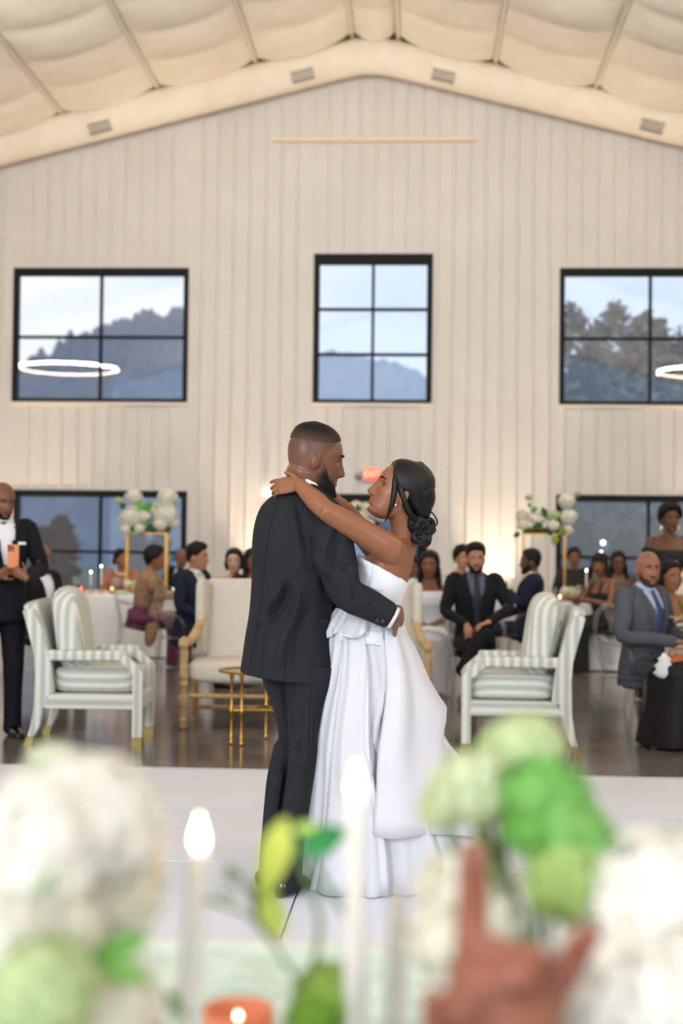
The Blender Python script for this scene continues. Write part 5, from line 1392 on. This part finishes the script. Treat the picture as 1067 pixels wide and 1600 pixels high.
# skirt: rows (z, left px, right px, depth offset, half depth)
SK = [(950,531,618,.03,.125),(970,521,617,.04,.15),(990,516,620,.05,.175),(1010,514,627,.07,.20),(1050,506,641,.12,.26),(1085,497,650,.16,.31),(1120,489,658,.20,.35),(1160,481,668,.24,.39),(1200,473,690,.28,.42),(1240,464,716,.31,.45),(1280,453,738,.34,.47),(1320,443,756,.37,.48),(1362,430,772,.40,.48)]
SKD = dense(SK, 60)
def skirt_pt(row, a, k=1.0, lift=0.0):
    py, xl, xr, dd, b = row
    c = q((xl+xr)/2, py, dd); hw = (xr-xl)/2/FP*(DC+dd)
    bul = (.036*math.exp(-((py-1104)/26)**2)-.014*math.exp(-((py-1150)/20)**2)+.02*math.exp(-((py-1215)/25)**2))*max(0, math.cos(a))**4
    return c+RH*((hw*k+lift)*math.cos(a)+bul)+AH*((b*k+lift)*math.sin(a))
zt_ = q(570,950,.03).z
rg = []; n = 160
for i, row in enumerate(SKD):
    f = i/(len(SKD)-1); r = []
    for j in range(n):
        a = 2*PI*j/n
        # pleats open towards the hem; the profile that meets the groom stays smooth
        side = .35+.65*min(1, abs(math.sin(a))**.7)
        fold = (.034*math.sin(11*a+1.2*math.sin(3*a)+.8*f)+.020*math.sin(23*a+2*f+1.0)+.016*math.sin(5*a+1.7*f))*f**.8*side
        fold += .012*f*noise.noise(V(math.cos(a)*6, math.sin(a)*6, f*3))
        p = skirt_pt(row, a, 1.0, fold*.9)
        r.append(p)
    rg.append(r)
zmin = .033
for r in rg:
    for p in r: p.z = max(p.z, zmin)
last = [V(p.x, p.y, zmin) for p in rg[-1]]
rg.append(last)
sk = MB().loft(rg, False); sk.loft([rg[0], [p*1.0 for p in rg[0]]], False)
co_ = np.array([tuple(p) for p in sk.v]); fs_ = sk.f
me = bpy.data.meshes.new('t'); me.from_pydata(co_.tolist(), [], fs_); me.update(); no_ = np.empty(len(co_)*3); me.vertices.foreach_get('normal', no_); no_ = no_.reshape(-1, 3)
cen = co_.mean(0); flip = np.sign(((co_-cen)*no_).sum(1)); no_ = no_*flip[:, None]
co_ = strokes(co_, no_, [([(561,1011),(546,1067),(537,1157),(518,1232),(505,1300),(490,1370)], 9, -.022), ([(575,1010),(562,1067),(553,1157),(540,1250),(530,1340)], 9, .022),
      ([(610,1050),(592,1120),(580,1180),(568,1258)], 6, .020), ([(618,1050),(602,1120),(592,1180),(582,1250)], 6, -.018), ([(535,1020),(520,1080),(508,1160),(490,1260),(465,1360)], 7, .016)])
GOWN2 = mat('gown_organza', C(240,241,247), .75, spec=.15, transl=.25, bump=.05, bscale=300)
skirt = mk('skirt', co_, fs_, GOWN2, bride, O2)
# organza flounces that sweep over the skirt: (a0, a1) degrees, top and bottom row fractions along them
def flounce(a0, a1, top, bot, lift0, lift1, waves, seed, name='flounce', a0b=None, rnd=0):
    rr = random.Random(seed); ph = rr.random()*6; m = 70; kk = 16
    def fn(u, v):
        aa = a0 if a0b is None else a0+(a0b-a0)*v
        a = math.radians(aa+(a1-aa)*u)
        t = float(cr(np.linspace(0,1,len(top)), top, u)); b = float(cr(np.linspace(0,1,len(bot)), bot, u))
        f = t+(b-t)*v; idx = min(f, 1.0)*(len(SKD)-1); i = int(idx); j = min(i+1, len(SKD)-1); row = [SKD[i][c]+(SKD[j][c]-SKD[i][c])*(idx-i) for c in range(5)]
        env = min(1, u*14+.15)*min(1, (1-u)*4)
        rv = math.sin(PI*min(1, v)*rnd)/math.sin(PI*max(.5, rnd)) if rnd else v**1.5
        lift = (lift0+(lift1-lift0)*rv)*env + env*v*.010*noise.noise(V(u*9, v*4, seed)) + env*(.25+.75*v)*.009*math.sin(2*PI*7.3*u+1.5*v+seed) + .028*env*v*math.sin(waves*u*2*PI+ph+1.2*v)+.014*env*v*math.sin(waves*2.3*u*2*PI+ph*2)
        p = skirt_pt(row, a, 1.0, lift+.012); p.z = max(p.z-.03*v*env*math.sin(waves*u*2*PI+ph)*.5, .034+.002*v)
        return p
    o = MB().grid(fn, m, kk).build(name, GOWN2, bride, True, O2, fix=False); md = o.modifiers.new('s', 'SOLIDIFY'); md.thickness = .003; md.offset = 0
    return o
flounce(-62, 60, [.70,.72,.68,.62], [1.0,1.0,1.0,.99], .012, .085, 2.0, 5, a0b=-58)       # lowest petal
flounce(-52, 75, [.06,.06,.05,.04], [.80,.82,.80,.70,.60], .010, .050, 2.6, 3, a0b=-97, rnd=.70)        # long sweep
flounce(-178, -90, [.02,.02,.03], [.99,.995,.99], .003, .028, 2.5, 4, a0b=-178)
# small peplum gather at the waist, left
flounce(-180, -70, [-.0,.0,.0], [.14,.17,.10], .006, .035, 2.0, 6, 'waist_drape')
# ================================================================== guests
TONE = dict(dk=(102,66,50), md=(124,80,56), br=(140,92,64), lt=(176,128,100), fair=(206,160,136))
def guest(*a, **k): return Person(*a, **k)
# man filming with his phone, standing at the left edge
g1 = Person('bald man in a black tuxedo standing at the left edge, filming with a phone', 4, 783, 9.75, 150, sit=False, skin=TONE['md'], hair='bald', head_pitch=-14, head_yaw=-6, beard=False, voxel=.008)
g1.elb[-1] = V(-.26, .10, 1.16); 
pw = W(40, 903, 9.36); g1.wri[-1] = g1.loc(pw)
g1.hdir[-1] = g1.R.transposed() @ (-RH*.8+UP*.55); g1.hpn[-1] = g1.R.transposed() @ (AH+RH*.1)
g1.elb[1] = V(.25, .06, 1.16); g1.wri[1] = V(.10, .30, 1.10); g1.hdir[1] = V(-.6,.4,.5); g1.hpn[1] = V(0,1,0)
g1.skinbody(curl=.75); g1.suit(TUX, SHIRT, None, square=True, open_t=.35)
shell('beard', g1.M, beardmask, lambda p, z: .003, HAIRM, g1.root, None, mx=.012)
ph = W(20.5, 869, 9.37)
pt = thing('phone', 'orange-cased phone held up by the man at the left edge', 'phone', ph, YAW+.15)
MB().bbox((-.038,-.005,-.078), (.038,.005,.078), .006, n=2).build('phone_case', mat('orange_case', C(222,138,88), .45), pt)
cm = MB().bbox((-.034,-.009,.03), (.008,-.004,.072), .003).build('camera_bump', mat('orange_bump', C(196,112,70), .4), pt)
for x, z in ((-.025,.063),(-.025,.042),(-.005,.052)): MB().tube([(x,-.009,z),(x,-.0115,z)], .008, 10).build('lens', SHOE, cm)
MB().box((-.035,.005,-.073), (.035,.0058,.073)).build('screen', BLACK, pt, False)
# left table
g = Person('seated man in black tuxedo and bow tie behind the man with the phone', 66, 872, 13.6, 125, skin=TONE['md'], hair='bald', head_yaw=8); g.skinbody(); g.suit(TUX, SHIRT, 'bow', open_t=.12); g.seat('clear chair under the seated man in tuxedo at left')
PINK = mat('rose_lace', C(150,96,86), .8, col2=C(172,120,104), nscale=40)
g = Person('woman in a rose lace dress with a pearl necklace behind the left table', 190, 874, 18.9, 168, female=True, skin=TONE['br'], hair='bun', head_yaw=-35); g.arms('table'); g.skinbody(); g.dress(PINK, .80, .45, 'long')
nk = MB(); nk.tube([g.neck+V(.085*math.sin(a), .03+.085*math.cos(a)*1.0, -.01-.06*max(0, math.cos(a))) for a in np.linspace(-2.3, 2.3, 24)], .011, 8); nk.build('necklace', mat('pearl', C(232,220,210), .3), g.root)
g.seat('clear chair of the woman in rose lace')
BURG = mat('burgundy_satin', C(92,22,62), .5, col2=C(70,14,48), nscale=6); TANL = mat('tan_shawl', C(150,118,88), .75, col2=C(128,98,72), nscale=30)
g = Person('woman in a burgundy dress and tan shawl seated in profile at the left table', 243, 874, 15.6, 78, female=True, skin=(150,98,70), hair='curly', head_yaw=4, lean=.12); g.arms('table'); g.elb[1] = V(.22, .18, .78); g.wri[1] = V(.08, .42, .76); g.hdir[1] = (g.wri[1]-g.elb[1]).normalized()
g.skinbody(); g.dress(BURG, .72, 0, 'long', wide=1.15)
sm = MB(); sm.loft(srings(g.hip0, g.neck, (1,0,0), [(t, w*1.12, h*1.16, q) for t, w, h, q in WOMT if t >= .30], 30), False)
for q in (-1, 1): sm.tube([g.sh[q], g.sh[q].lerp(g.elb[q], .4), g.sh[q].lerp(g.elb[q], .75)], [.062,.064,.07], 12, rnd=False)
sm.build('shawl', TANL, g.root)
sd = MB(); sd.tube(path([g.sh[1]+V(-.04,.1,-.05), V(.10,.22,.80), V(.17,.16,.6), V(.21,.12,.40), V(.20,.10,.26)], 10), [.05,.06,.06,.065,.07,.07,.07,.065,.06,.04], 10, flat=.4); sd.build('shawl_end', TANL, g.root)
g.seat('clear chair of the woman in burgundy')
g = Person('bald seated man with white shirt and bow tie at the right of the left table', 284, 873, 18.7, 195, skin=TONE['md'], hair='bald', head_yaw=-10); g.skinbody(); g.suit(TUX, SHIRT, 'bow', open_t=.08); g.seat('clear chair of the bald man at the left table')
g = Person('man in a navy suit with short black hair beside the left wing of the settee', 309, 871, 13.6, 118, skin=TONE['lt'], hair='top', head_yaw=-18, lean=.06); g.arms('lap'); g.skinbody(); g.suit(NAVY); g.seat('clear chair of the man in navy behind the settee')
BLUSH = mat('blush_dress', C(206,176,166), .7)
g = Person('woman with dark shoulder-length hair and bare shoulders behind the left of the settee', 366, 878, 14.7, 178, female=True, skin=TONE['fair'], hair='bob', head_yaw=6, tilt=4); g.skinbody(); g.dress(BLUSH, .70); g.seat('clear chair of the bare-shouldered woman behind the settee')
WTOP = mat('white_top', C(214,214,222), .8)
g = Person('dark-haired guest half hidden by the back of the groom', 396, 878, 14.6, 165, female=True, skin=TONE['md'], hair='long', head_yaw=-5); g.skinbody(); g.dress(mat('black_dress', C(18,18,21), .7), .80, .5); g.seat('clear chair behind the groom')
# behind the settee at right
g = Person('woman in a white top half hidden behind the bride at the settee', 641, 888, 14.8, 182, female=True, skin=TONE['md'], hair='bun'); g.skinbody(); g.dress(WTOP, .80, .3); g.seat('clear chair behind the bride')
g = Person('woman with very long black hair behind the right wing of the settee', 671, 884, 13.4, 185, female=True, skin=TONE['md'], hair='long', head_yaw=6); g.skinbody(); g.dress(WTOP, .80, .35); g.seat('clear chair of the long-haired woman')
g = Person('woman with short dark hair behind the man in the grey shirt', 723, 873, 15.6, 150, female=True, skin=TONE['lt'], hair='curly', head_yaw=14); g.skinbody(); g.dress(mat('taupe_dress', C(196,186,176), .8), .80, .3); g.seat('clear chair of the short-haired woman')
GSH = mat('shirt_grey', C(92,100,116), .8); DTIE = mat('dark_tie', C(26,34,50), .6)
g = Person('man in a black suit, grey shirt and dark tie seated with crossed legs', 743, 874, 12.6, 176, skin=TONE['lt'], hair='top', head_yaw=2, beard=True, voxel=.008)
g.knee[-1] = V(-.02, .46, .60); g.ank[-1] = V(.20, .60, .34); g.knee[1] = V(.10, .44, .50); g.ank[1] = V(.10, .40, .09)
g.wri[-1] = V(-.05, .44, .70); g.elb[-1] = V(-.29, .10, .80); g.hdir[-1] = V(.7,.3,-.2); g.hpn[-1] = V(0,0,-1)
g.wri[1] = V(.13, .38, .67); g.elb[1] = V(.27, .08, .78); g.hdir[1] = V(-.1,.5,-.8); g.hpn[1] = V(0,-.8,-.5)
g.skinbody(); g.suit(TUX, GSH, DTIE, open_t=.22); g.seat('clear chair of the man in the grey shirt')
# right table
g = Person('bearded man in a navy suit in profile facing left by the right table', 828, 878, 14.8, -78, skin=TONE['dk'], hair='short', beard=True, head_yaw=-4, lean=-.04); g.arms('chest', -1); g.skinbody(); g.suit(NAVY); g.seat('clear chair of the bearded man in navy')
BLKD = mat('black_dress', C(18,18,21), .7)
g = Person('woman in a black high-neck top facing us behind the right table', 897, 872, 18.4, 180, female=True, skin=TONE['md'], hair='bun'); g.arms('table'); g.skinbody(); g.dress(BLKD, .985, .9); g.seat('clear chair behind the right table')
g = Person('woman with bangs in a sleeveless black dress leaning on the right table', 936, 884, 15.7, -120, female=True, skin=TONE['md'], hair='bangs', lean=.05, head_yaw=-38); g.arms('table'); g.skinbody(); g.dress(BLKD, .72, 0, 'long', True); g.seat('clear chair of the woman with bangs')
g = Person('woman with glasses and long hair behind the woman with bangs', 966, 880, 16.8, 186, female=True, skin=TONE['dk'], hair='long'); g.skinbody(); g.dress(mat('bronze_dress', C(70,62,48), .5, col2=C(40,36,30), nscale=60), .80, .5)
gl = MB()
for q in (-1, 1): gl.tube([g.M @ V(q*.033+.022*math.cos(a), .098, .002+.018*math.sin(a)) for a in np.linspace(0, 2*PI, 17)], .002, 6)
gl.tube([g.M @ V(-.012,.1,.006), g.M @ V(.012,.1,.006)], .002, 6); gl.build('glasses', BLACK, g.root); g.seat('clear chair of the woman with glasses')
g = Person('standing woman in an off-shoulder black gown with large earrings at right', 1047, 812, 12.7, 168, sit=False, female=True, skin=TONE['dk'], hair='curly', head_yaw=4, voxel=.008)
g.wri[-1] = V(-.02, .24, 1.16); g.elb[-1] = V(-.24, .04, 1.14); g.hdir[-1] = V(.8,.3,-.1); g.hpn[-1] = V(0,-1,0)
g.skinbody(); g.dress(BLKD, .70, 'off', 'long')
for q in (-1, 1): MB().loft([[g.M @ V(q*.083+w*math.cos(a), -.006+.006*math.sin(a), z) for a in [2*PI*i/8 for i in range(8)]] for z, w in ((-.045,.004),(-.06,.012),(-.085,.018),(-.10,.012),(-.108,.003))]).build('earring', mat('earring', C(226,196,150), .25, metal=.6), g.root)
hb = W(1056, 915, 12.35)
bg_ = thing('pouch_bag', 'cream gathered pouch bag held by the standing woman at right', 'bag', hb-V(0,0,.19), 0)
MB().lathe([(.02,0),(.085,.02),(.10,.08),(.095,.15),(.07,.20),(.055,.225),(.075,.25),(.08,.29),(.06,.32),(.02,.33)], n=24).build('bag_body', mat('cream_satin', C(226,216,196), .55, bump=.4, bscale=12), bg_)
MB().tube([(0,0,.32),(.02,0,.38),(0,0,.40)], .008, 8).build('cord', mat('cream_satin', C(226,216,196)), bg_)
OLIVE = mat('olive_satin', C(122,128,44), .5, col2=C(98,104,34), nscale=8)
g = Person('woman in an olive green dress behind the man in the grey suit', 1048, 902, 11.6, 160, female=True, skin=TONE['br'], hair='bob', lean=.05); g.knee = {q: V(q*.10-.0, .40, .5) for q in (-1, 1)}
g.skinbody(); g.dress(OLIVE, .72, 0, 'long', True); g.seat('clear chair of the woman in olive')
LBS = mat('shirt_blue', C(186,202,232), .8); BTIE = mat('blue_tie', C(48,64,110), .6)
g = Person('bald bearded man in a grey double-breasted suit and blue tie seated at right', 1013, 890, 9.9, 140, skin=(150,104,78), hair='bald', head_yaw=30, voxel=.007, lean=.02)
g.arms('table'); g.wri[-1] = V(-.13, .36, .70); g.elb[-1] = V(-.28, .04, .74); g.hdir[-1] = V(.35,.9,-.02); g.wri[1] = V(.10, .38, .71); g.elb[1] = V(.28, .06, .74); g.hdir[1] = V(-.45,.9,.0)
g.skinbody(); g.suit(GREYS, LBS, BTIE, trousers=suit_mat('grey2', C(70,74,82)), open_t=.34)
shell('beard', g.M, beardmask, lambda p, z: .0025, mat('stubble', C(70,46,36), .9), g.root, None, mx=.012)
for x, t in ((-.05,.22),(.06,.22),(-.06,.36),(.07,.38)): MB().ell(g.torso_pt(x, t, 1.06), (.010,.006,.010), 8, 6).build('button', BLACK, g.root)
g.seat('clear chair of the man in the grey suit')
# seated guest cut by the right edge
g = Person('guest in long black skirt cut by the right edge, bag on the lap', 1128, 905, 9.7, -100, female=True, skin=(196,146,124), hair='bob', lean=.0)
g.wri[-1] = g.loc(W(1064, 1028, 9.55)); g.elb[-1] = V(-.27, .06, .82); g.hdir[-1] = V(.3,.9,-.1); g.hpn[-1] = V(0,0,-1)
g.wri[1] = g.loc(W(1062, 968, 10.0)); g.elb[1] = V(.25,.12,.88); g.hdir[1] = V(0,.9,.2); g.hpn[1] = V(0,-.3,-1)
g.skinbody(); g.dress(BLKD, .80, .4, 'long', wide=1.3); g.seat('clear chair at the right edge of the picture')
c = W(1060, 1048, 9.5)
bg_ = thing('handbag', 'orange leather handbag on the lap of the guest at the right edge', 'handbag', c-V(0,0,.06), YAW)
cushion((-.11,-.04,0),(.11,.04,.14), p=4, bulge=.05).build('bag_body', mat('orange_leather', C(176,92,46), .45), bg_)
MB().tube(path([(-.07,0,.13),(-.05,0,.2),(.05,0,.2),(.07,0,.13)], 10), .007, 8).build('handle', mat('orange_leather', C(176,92,46)), bg_)
c = W(1037, 1040, 9.45)
nb = tag(MB().loft([[V(.05*k*math.cos(a)*(1+.35*math.sin(3*a+k*4)+.2*math.sin(5*a-k*3)), .035*k*math.sin(a), z) for a in [2*PI*i/18 for i in range(18)]] for z, k in ((-.085,.3),(-.075,.7),(-.05,1.05),(-.02,.75),(.0,.95),(.03,.6),(.045,.72),(.07,.35),(.085,.2))]).build('napkin', SHIRT), 'crumpled white napkin beside the orange handbag', 'napkin'); nb.location = c
# ================================================================== the head table in front of the camera
tt = thing('head_table', 'long table in the foreground under flowers and candles', 'table', (0, 1.35, 0))
MB().box((-1.7, .72, .70), (1.7, 2.0, .738)).build('tabletop', mat('table_wood', C(150,120,90), .6), tt, False, tt.location)
for x in (-1.55, 1.55):
    for y in (.85, 1.87): MB().box((x-.03, y-.03, 0), (x+.03, y+.03, .70)).build('leg', BLACK, tt, False, tt.location)
rg = []
for z, k in ((.744,0),(.744,.02),(.735,.032),(.5,.05),(.2,.07),(.04,.085)):
    n = 200; ring = []
    for j in range(n):
        u = j/n*4; s = int(u); f = u-s
        a, b = [((-1.7,.72),(1.7,.72)),((1.7,.72),(1.7,2.02)),((1.7,2.02),(-1.7,2.02)),((-1.7,2.02),(-1.7,.72))][s]
        x, y = a[0]+(b[0]-a[0])*f, a[1]+(b[1]-a[1])*f
        nx, ny = [(0,-1),(1,0),(0,1),(-1,0)][s]
        w = k+max(0, .72-z)*.05*math.sin(j*1.3)
        ring.append(V(x+nx*w, y+ny*w, z))
    rg.append(ring)
cl = MB(); cl.loft(rg, False); cl.add(rg[0], [tuple(range(200))])
tag(cl.build('tablecloth', mat('pale_cloth', C(222,226,224), .85, spec=.1)), 'pale cloth on the long foreground table', 'tablecloth', 'white tablecloths')
def run(u, v):
    x = -1.25+2.5*u; y = 1.62+.36*v+.03*math.sin(x*5)
    return V(x, y, .7475+.012*abs(math.sin(x*23+6*noise.noise(V(x*4,y*4,0))))*math.sin(PI*v)+.010*abs(math.sin(v*19+x*7)))
rn = MB().grid(run, 130, 26).build('table_runner', mat('sage_gauze', C(206,220,210), .9, spec=.1, col2=C(188,206,194), nscale=14))
tag(rn, 'rumpled sage gauze runner along the foreground table', 'table runner')
def fgtable(px, py, d):
    p = W(px, py, d); return V(p.x, p.y, .7585)
def arrangement(label, pxb, d, blooms, leaves, stems):
    b = fgtable(pxb, 1600, d)
    t = thing('flower_arrangement', label, 'flowers', b, 0, 'flowers on the foreground table')
    MB().lathe([(.05,0),(.055,.004),(.075,.05),(.07,.085),(.066,.085),(.07,.05),(.03,.01)], n=24).build('vase', mat('bronze_bowl', C(70,54,38), .4, metal=.6), t)
    for k, (px, py, rp, dd, col, dens) in enumerate(blooms):
        p = W(px, py, d+dd); r = rp*1.08/FP*(d+dd)
        bloom('hydrangea_bloom', p-b, r, col, t, V(0,0,0), dens, seed=100+k, ps=.22)
        e = p-b; stem([e, V(e.x*.7, e.y*.7, e.z*.5), V(e.x*.15, e.y*.15, .05)], .0035, t, V(0,0,0))
    for px, py, Lp, ang, col, dd, wd in leaves:
        p = W(px, py, d+dd)-b; a = math.radians(ang); L = Lp/FP*(d+dd)
        leaf(p, RH*math.cos(a)+UP*math.sin(a)-AH*.15, -AH+UP*.35, L, L*wd, col, t, V(0,0,0), .12)
    for pts, r in stems: stem([W(x, y, d+dd)-b for x, y, dd in pts], r, t, V(0,0,0))
    return t
WW, WC, GW, GB, GY = (253,250,243), (244,240,224), (214,228,178), (150,208,116), (176,206,104)
arrangement('big white hydrangeas with a green one at the lower left of the foreground', 70, 1.14,
  [(120,1295,128,0,WW,230),(40,1330,125,-.05,WW,220),(170,1395,82,.02,WC,160),(60,1440,95,-.06,WC,170),(62,1545,88,-.12,GW,180),(175,1570,80,-.06,WC,150),(-40,1450,100,-.1,WW,150),(82,1200,46,.03,(226,236,206),80),(205,1340,50,.05,WC,90)],
  [(235,1462,110,-160,(96,150,60),-.08,.35),(150,1500,90,-20,(110,160,70),-.1,.4),(60,1400,50,60,(80,140,60),-.16,.4),(10,1570,80,-60,(60,70,30),-.14,.6),(250,1540,70,-50,(80,130,60),-.02,.3)], [])
arrangement('white, cream and green hydrangeas at the lower right of the foreground', 900, 1.16,
  [(1030,1430,140,-.02,WW,240),(960,1540,110,-.08,WW,200),(1080,1560,110,-.1,WW,180),(728,1395,78,.05,WC,160),(700,1470,62,.03,WC,120),(770,1440,60,.02,WC,110),(820,1168,60,.06,(222,234,188),150),(738,1232,66,.05,(228,236,200),150),(695,1262,42,.06,(220,232,190),80),(775,1200,40,.08,(232,238,208),70),
   (850,1245,70,.02,GB,170),(890,1300,62,0,(160,212,126),140),(925,1318,46,.0,GB,90),(830,1300,44,.0,(136,200,100),90),(885,1378,66,-.02,(196,220,140),150),(930,1350,40,.02,(160,206,120),80),(880,1580,70,-.02,(226,234,220),120)],
  [(905,1440,70,-30,DG,-.06,.6),(900,1500,60,-60,(40,110,50),-.05,.6),(930,1400,50,-70,DG,-.04,.5),(780,1150,40,200,(190,214,140),.06,.5)],
  [([(760,1290,.05),(790,1370,.03),(820,1460,0)], .004), ([(740,1250,.05),(770,1360,.02),(810,1480,0)], .004)])
arrangement('sprig of yellow-green leaves beside a green hydrangea between the candles', 480, 1.24,
  [(515,1556,56,.0,GY,130),(490,1590,46,-.02,(150,196,80),90)],
  [(446,1278,125,-106,(196,208,92),.0,.40),(408,1370,95,-78,(120,160,62),.01,.50),(415,1400,70,-68,(186,196,90),-.01,.6),(470,1330,80,28,(38,128,58),.0,.6),(458,1296,40,10,(170,196,90),0,.5),(358,1352,26,-80,(48,124,60),0,.6),(345,1388,28,-35,(140,170,130),.0,.5),(300,1395,36,-30,(196,206,196),.02,.4)],
  [([(480,1560,0),(500,1440,0),(470,1350,0),(445,1290,0)], .0028), ([(480,1560,0),(420,1460,.0),(395,1400,0),(360,1356,0)], .0022), ([(490,1560,0),(560,1480,0),(520,1400,0),(480,1330,0)], .0022), ([(470,1540,0),(400,1440,0),(340,1410,0),(300,1396,.02)], .002)])
# candles
def fgcandle(px, pyt, pxb, d, label, flame=True):
    top = W(px, pyt, d); bot = W(pxb, 1600, d); ax = (top-bot).normalized(); k = (top.z-.7585-.05)/ax.z
    base = top-ax*k-V(0,0,.05)
    candle(V(base.x, base.y, .7585), k, label, 'tapers on the foreground table', .05, ax, .0092, flame, 'gold holder of the '+label, .0062)
fgcandle(311, 1336, 291, 1.20, 'lit taper left of the leafy sprig')
fgcandle(556, 1254, 553, 1.22, 'tall lit taper before the gown')
fgcandle(622, 1398, 618, 1.26, 'unlit pale taper right of the tall lit one', False)
for px, d, lab in ((372, 1.52, 'orange glass votive between the lower left flowers and the green hydrangea'), (196, 1.47, 'orange glass votive at the bottom edge under the white hydrangeas')):
    p = fgtable(px, 1600, d)
    t = thing('votive', lab, 'votive', p, 0, 'foreground votives')
    MB().lathe([(.034,0),(.037,.003),(.038,.052),(.036,.052),(.033,.006)], n=24).build('glass_cup', mat('orange_frost', C(238,152,112), .35, transl=.45), t)
    MB().lathe([(.02,.008),(.031,.008),(.031,.03),(.001,.032)], n=16).build('wax', WAX, t)
    MB().lathe([(.0008,.032),(.003,.035),(.0035,.038),(.002,.043),(.0006,.047)], n=10).build('flame', FLAME, t)
# raised hand of a guest beside the camera
g = Person('guest at the foreground table of whom only a raised brown hand shows', 3250, 835, .80, -25, skin=(146,90,70), hair='short', voxel=.006, group=None)
g.wri[-1] = g.loc(W(738, 1712, 1.02)); g.elb[-1] = g.loc(V(.46, .97, .72)); g.hdir[-1] = g.R.transposed() @ (UP*.95+RH*.30); g.hpn[-1] = g.R.transposed() @ (-AH*.75-RH*.25)
_oh = hand
def hand(mb, wrist, d, pn, side, sc=1.0, curl=.35, spread=.12, thumb=.5, curls=None):
    up_ = g.R @ Vector(d)
    if up_.z > .8: return _oh(mb, wrist, d, pn, -1, 1.10, .5, .34, 2.0, [.16,1.15,1.0,.32], 1.45)
    return _oh(mb, wrist, d, pn, side, sc, curl, spread, thumb, curls)
g.skinbody(); g.suit(NAVY, SHIRT, None)
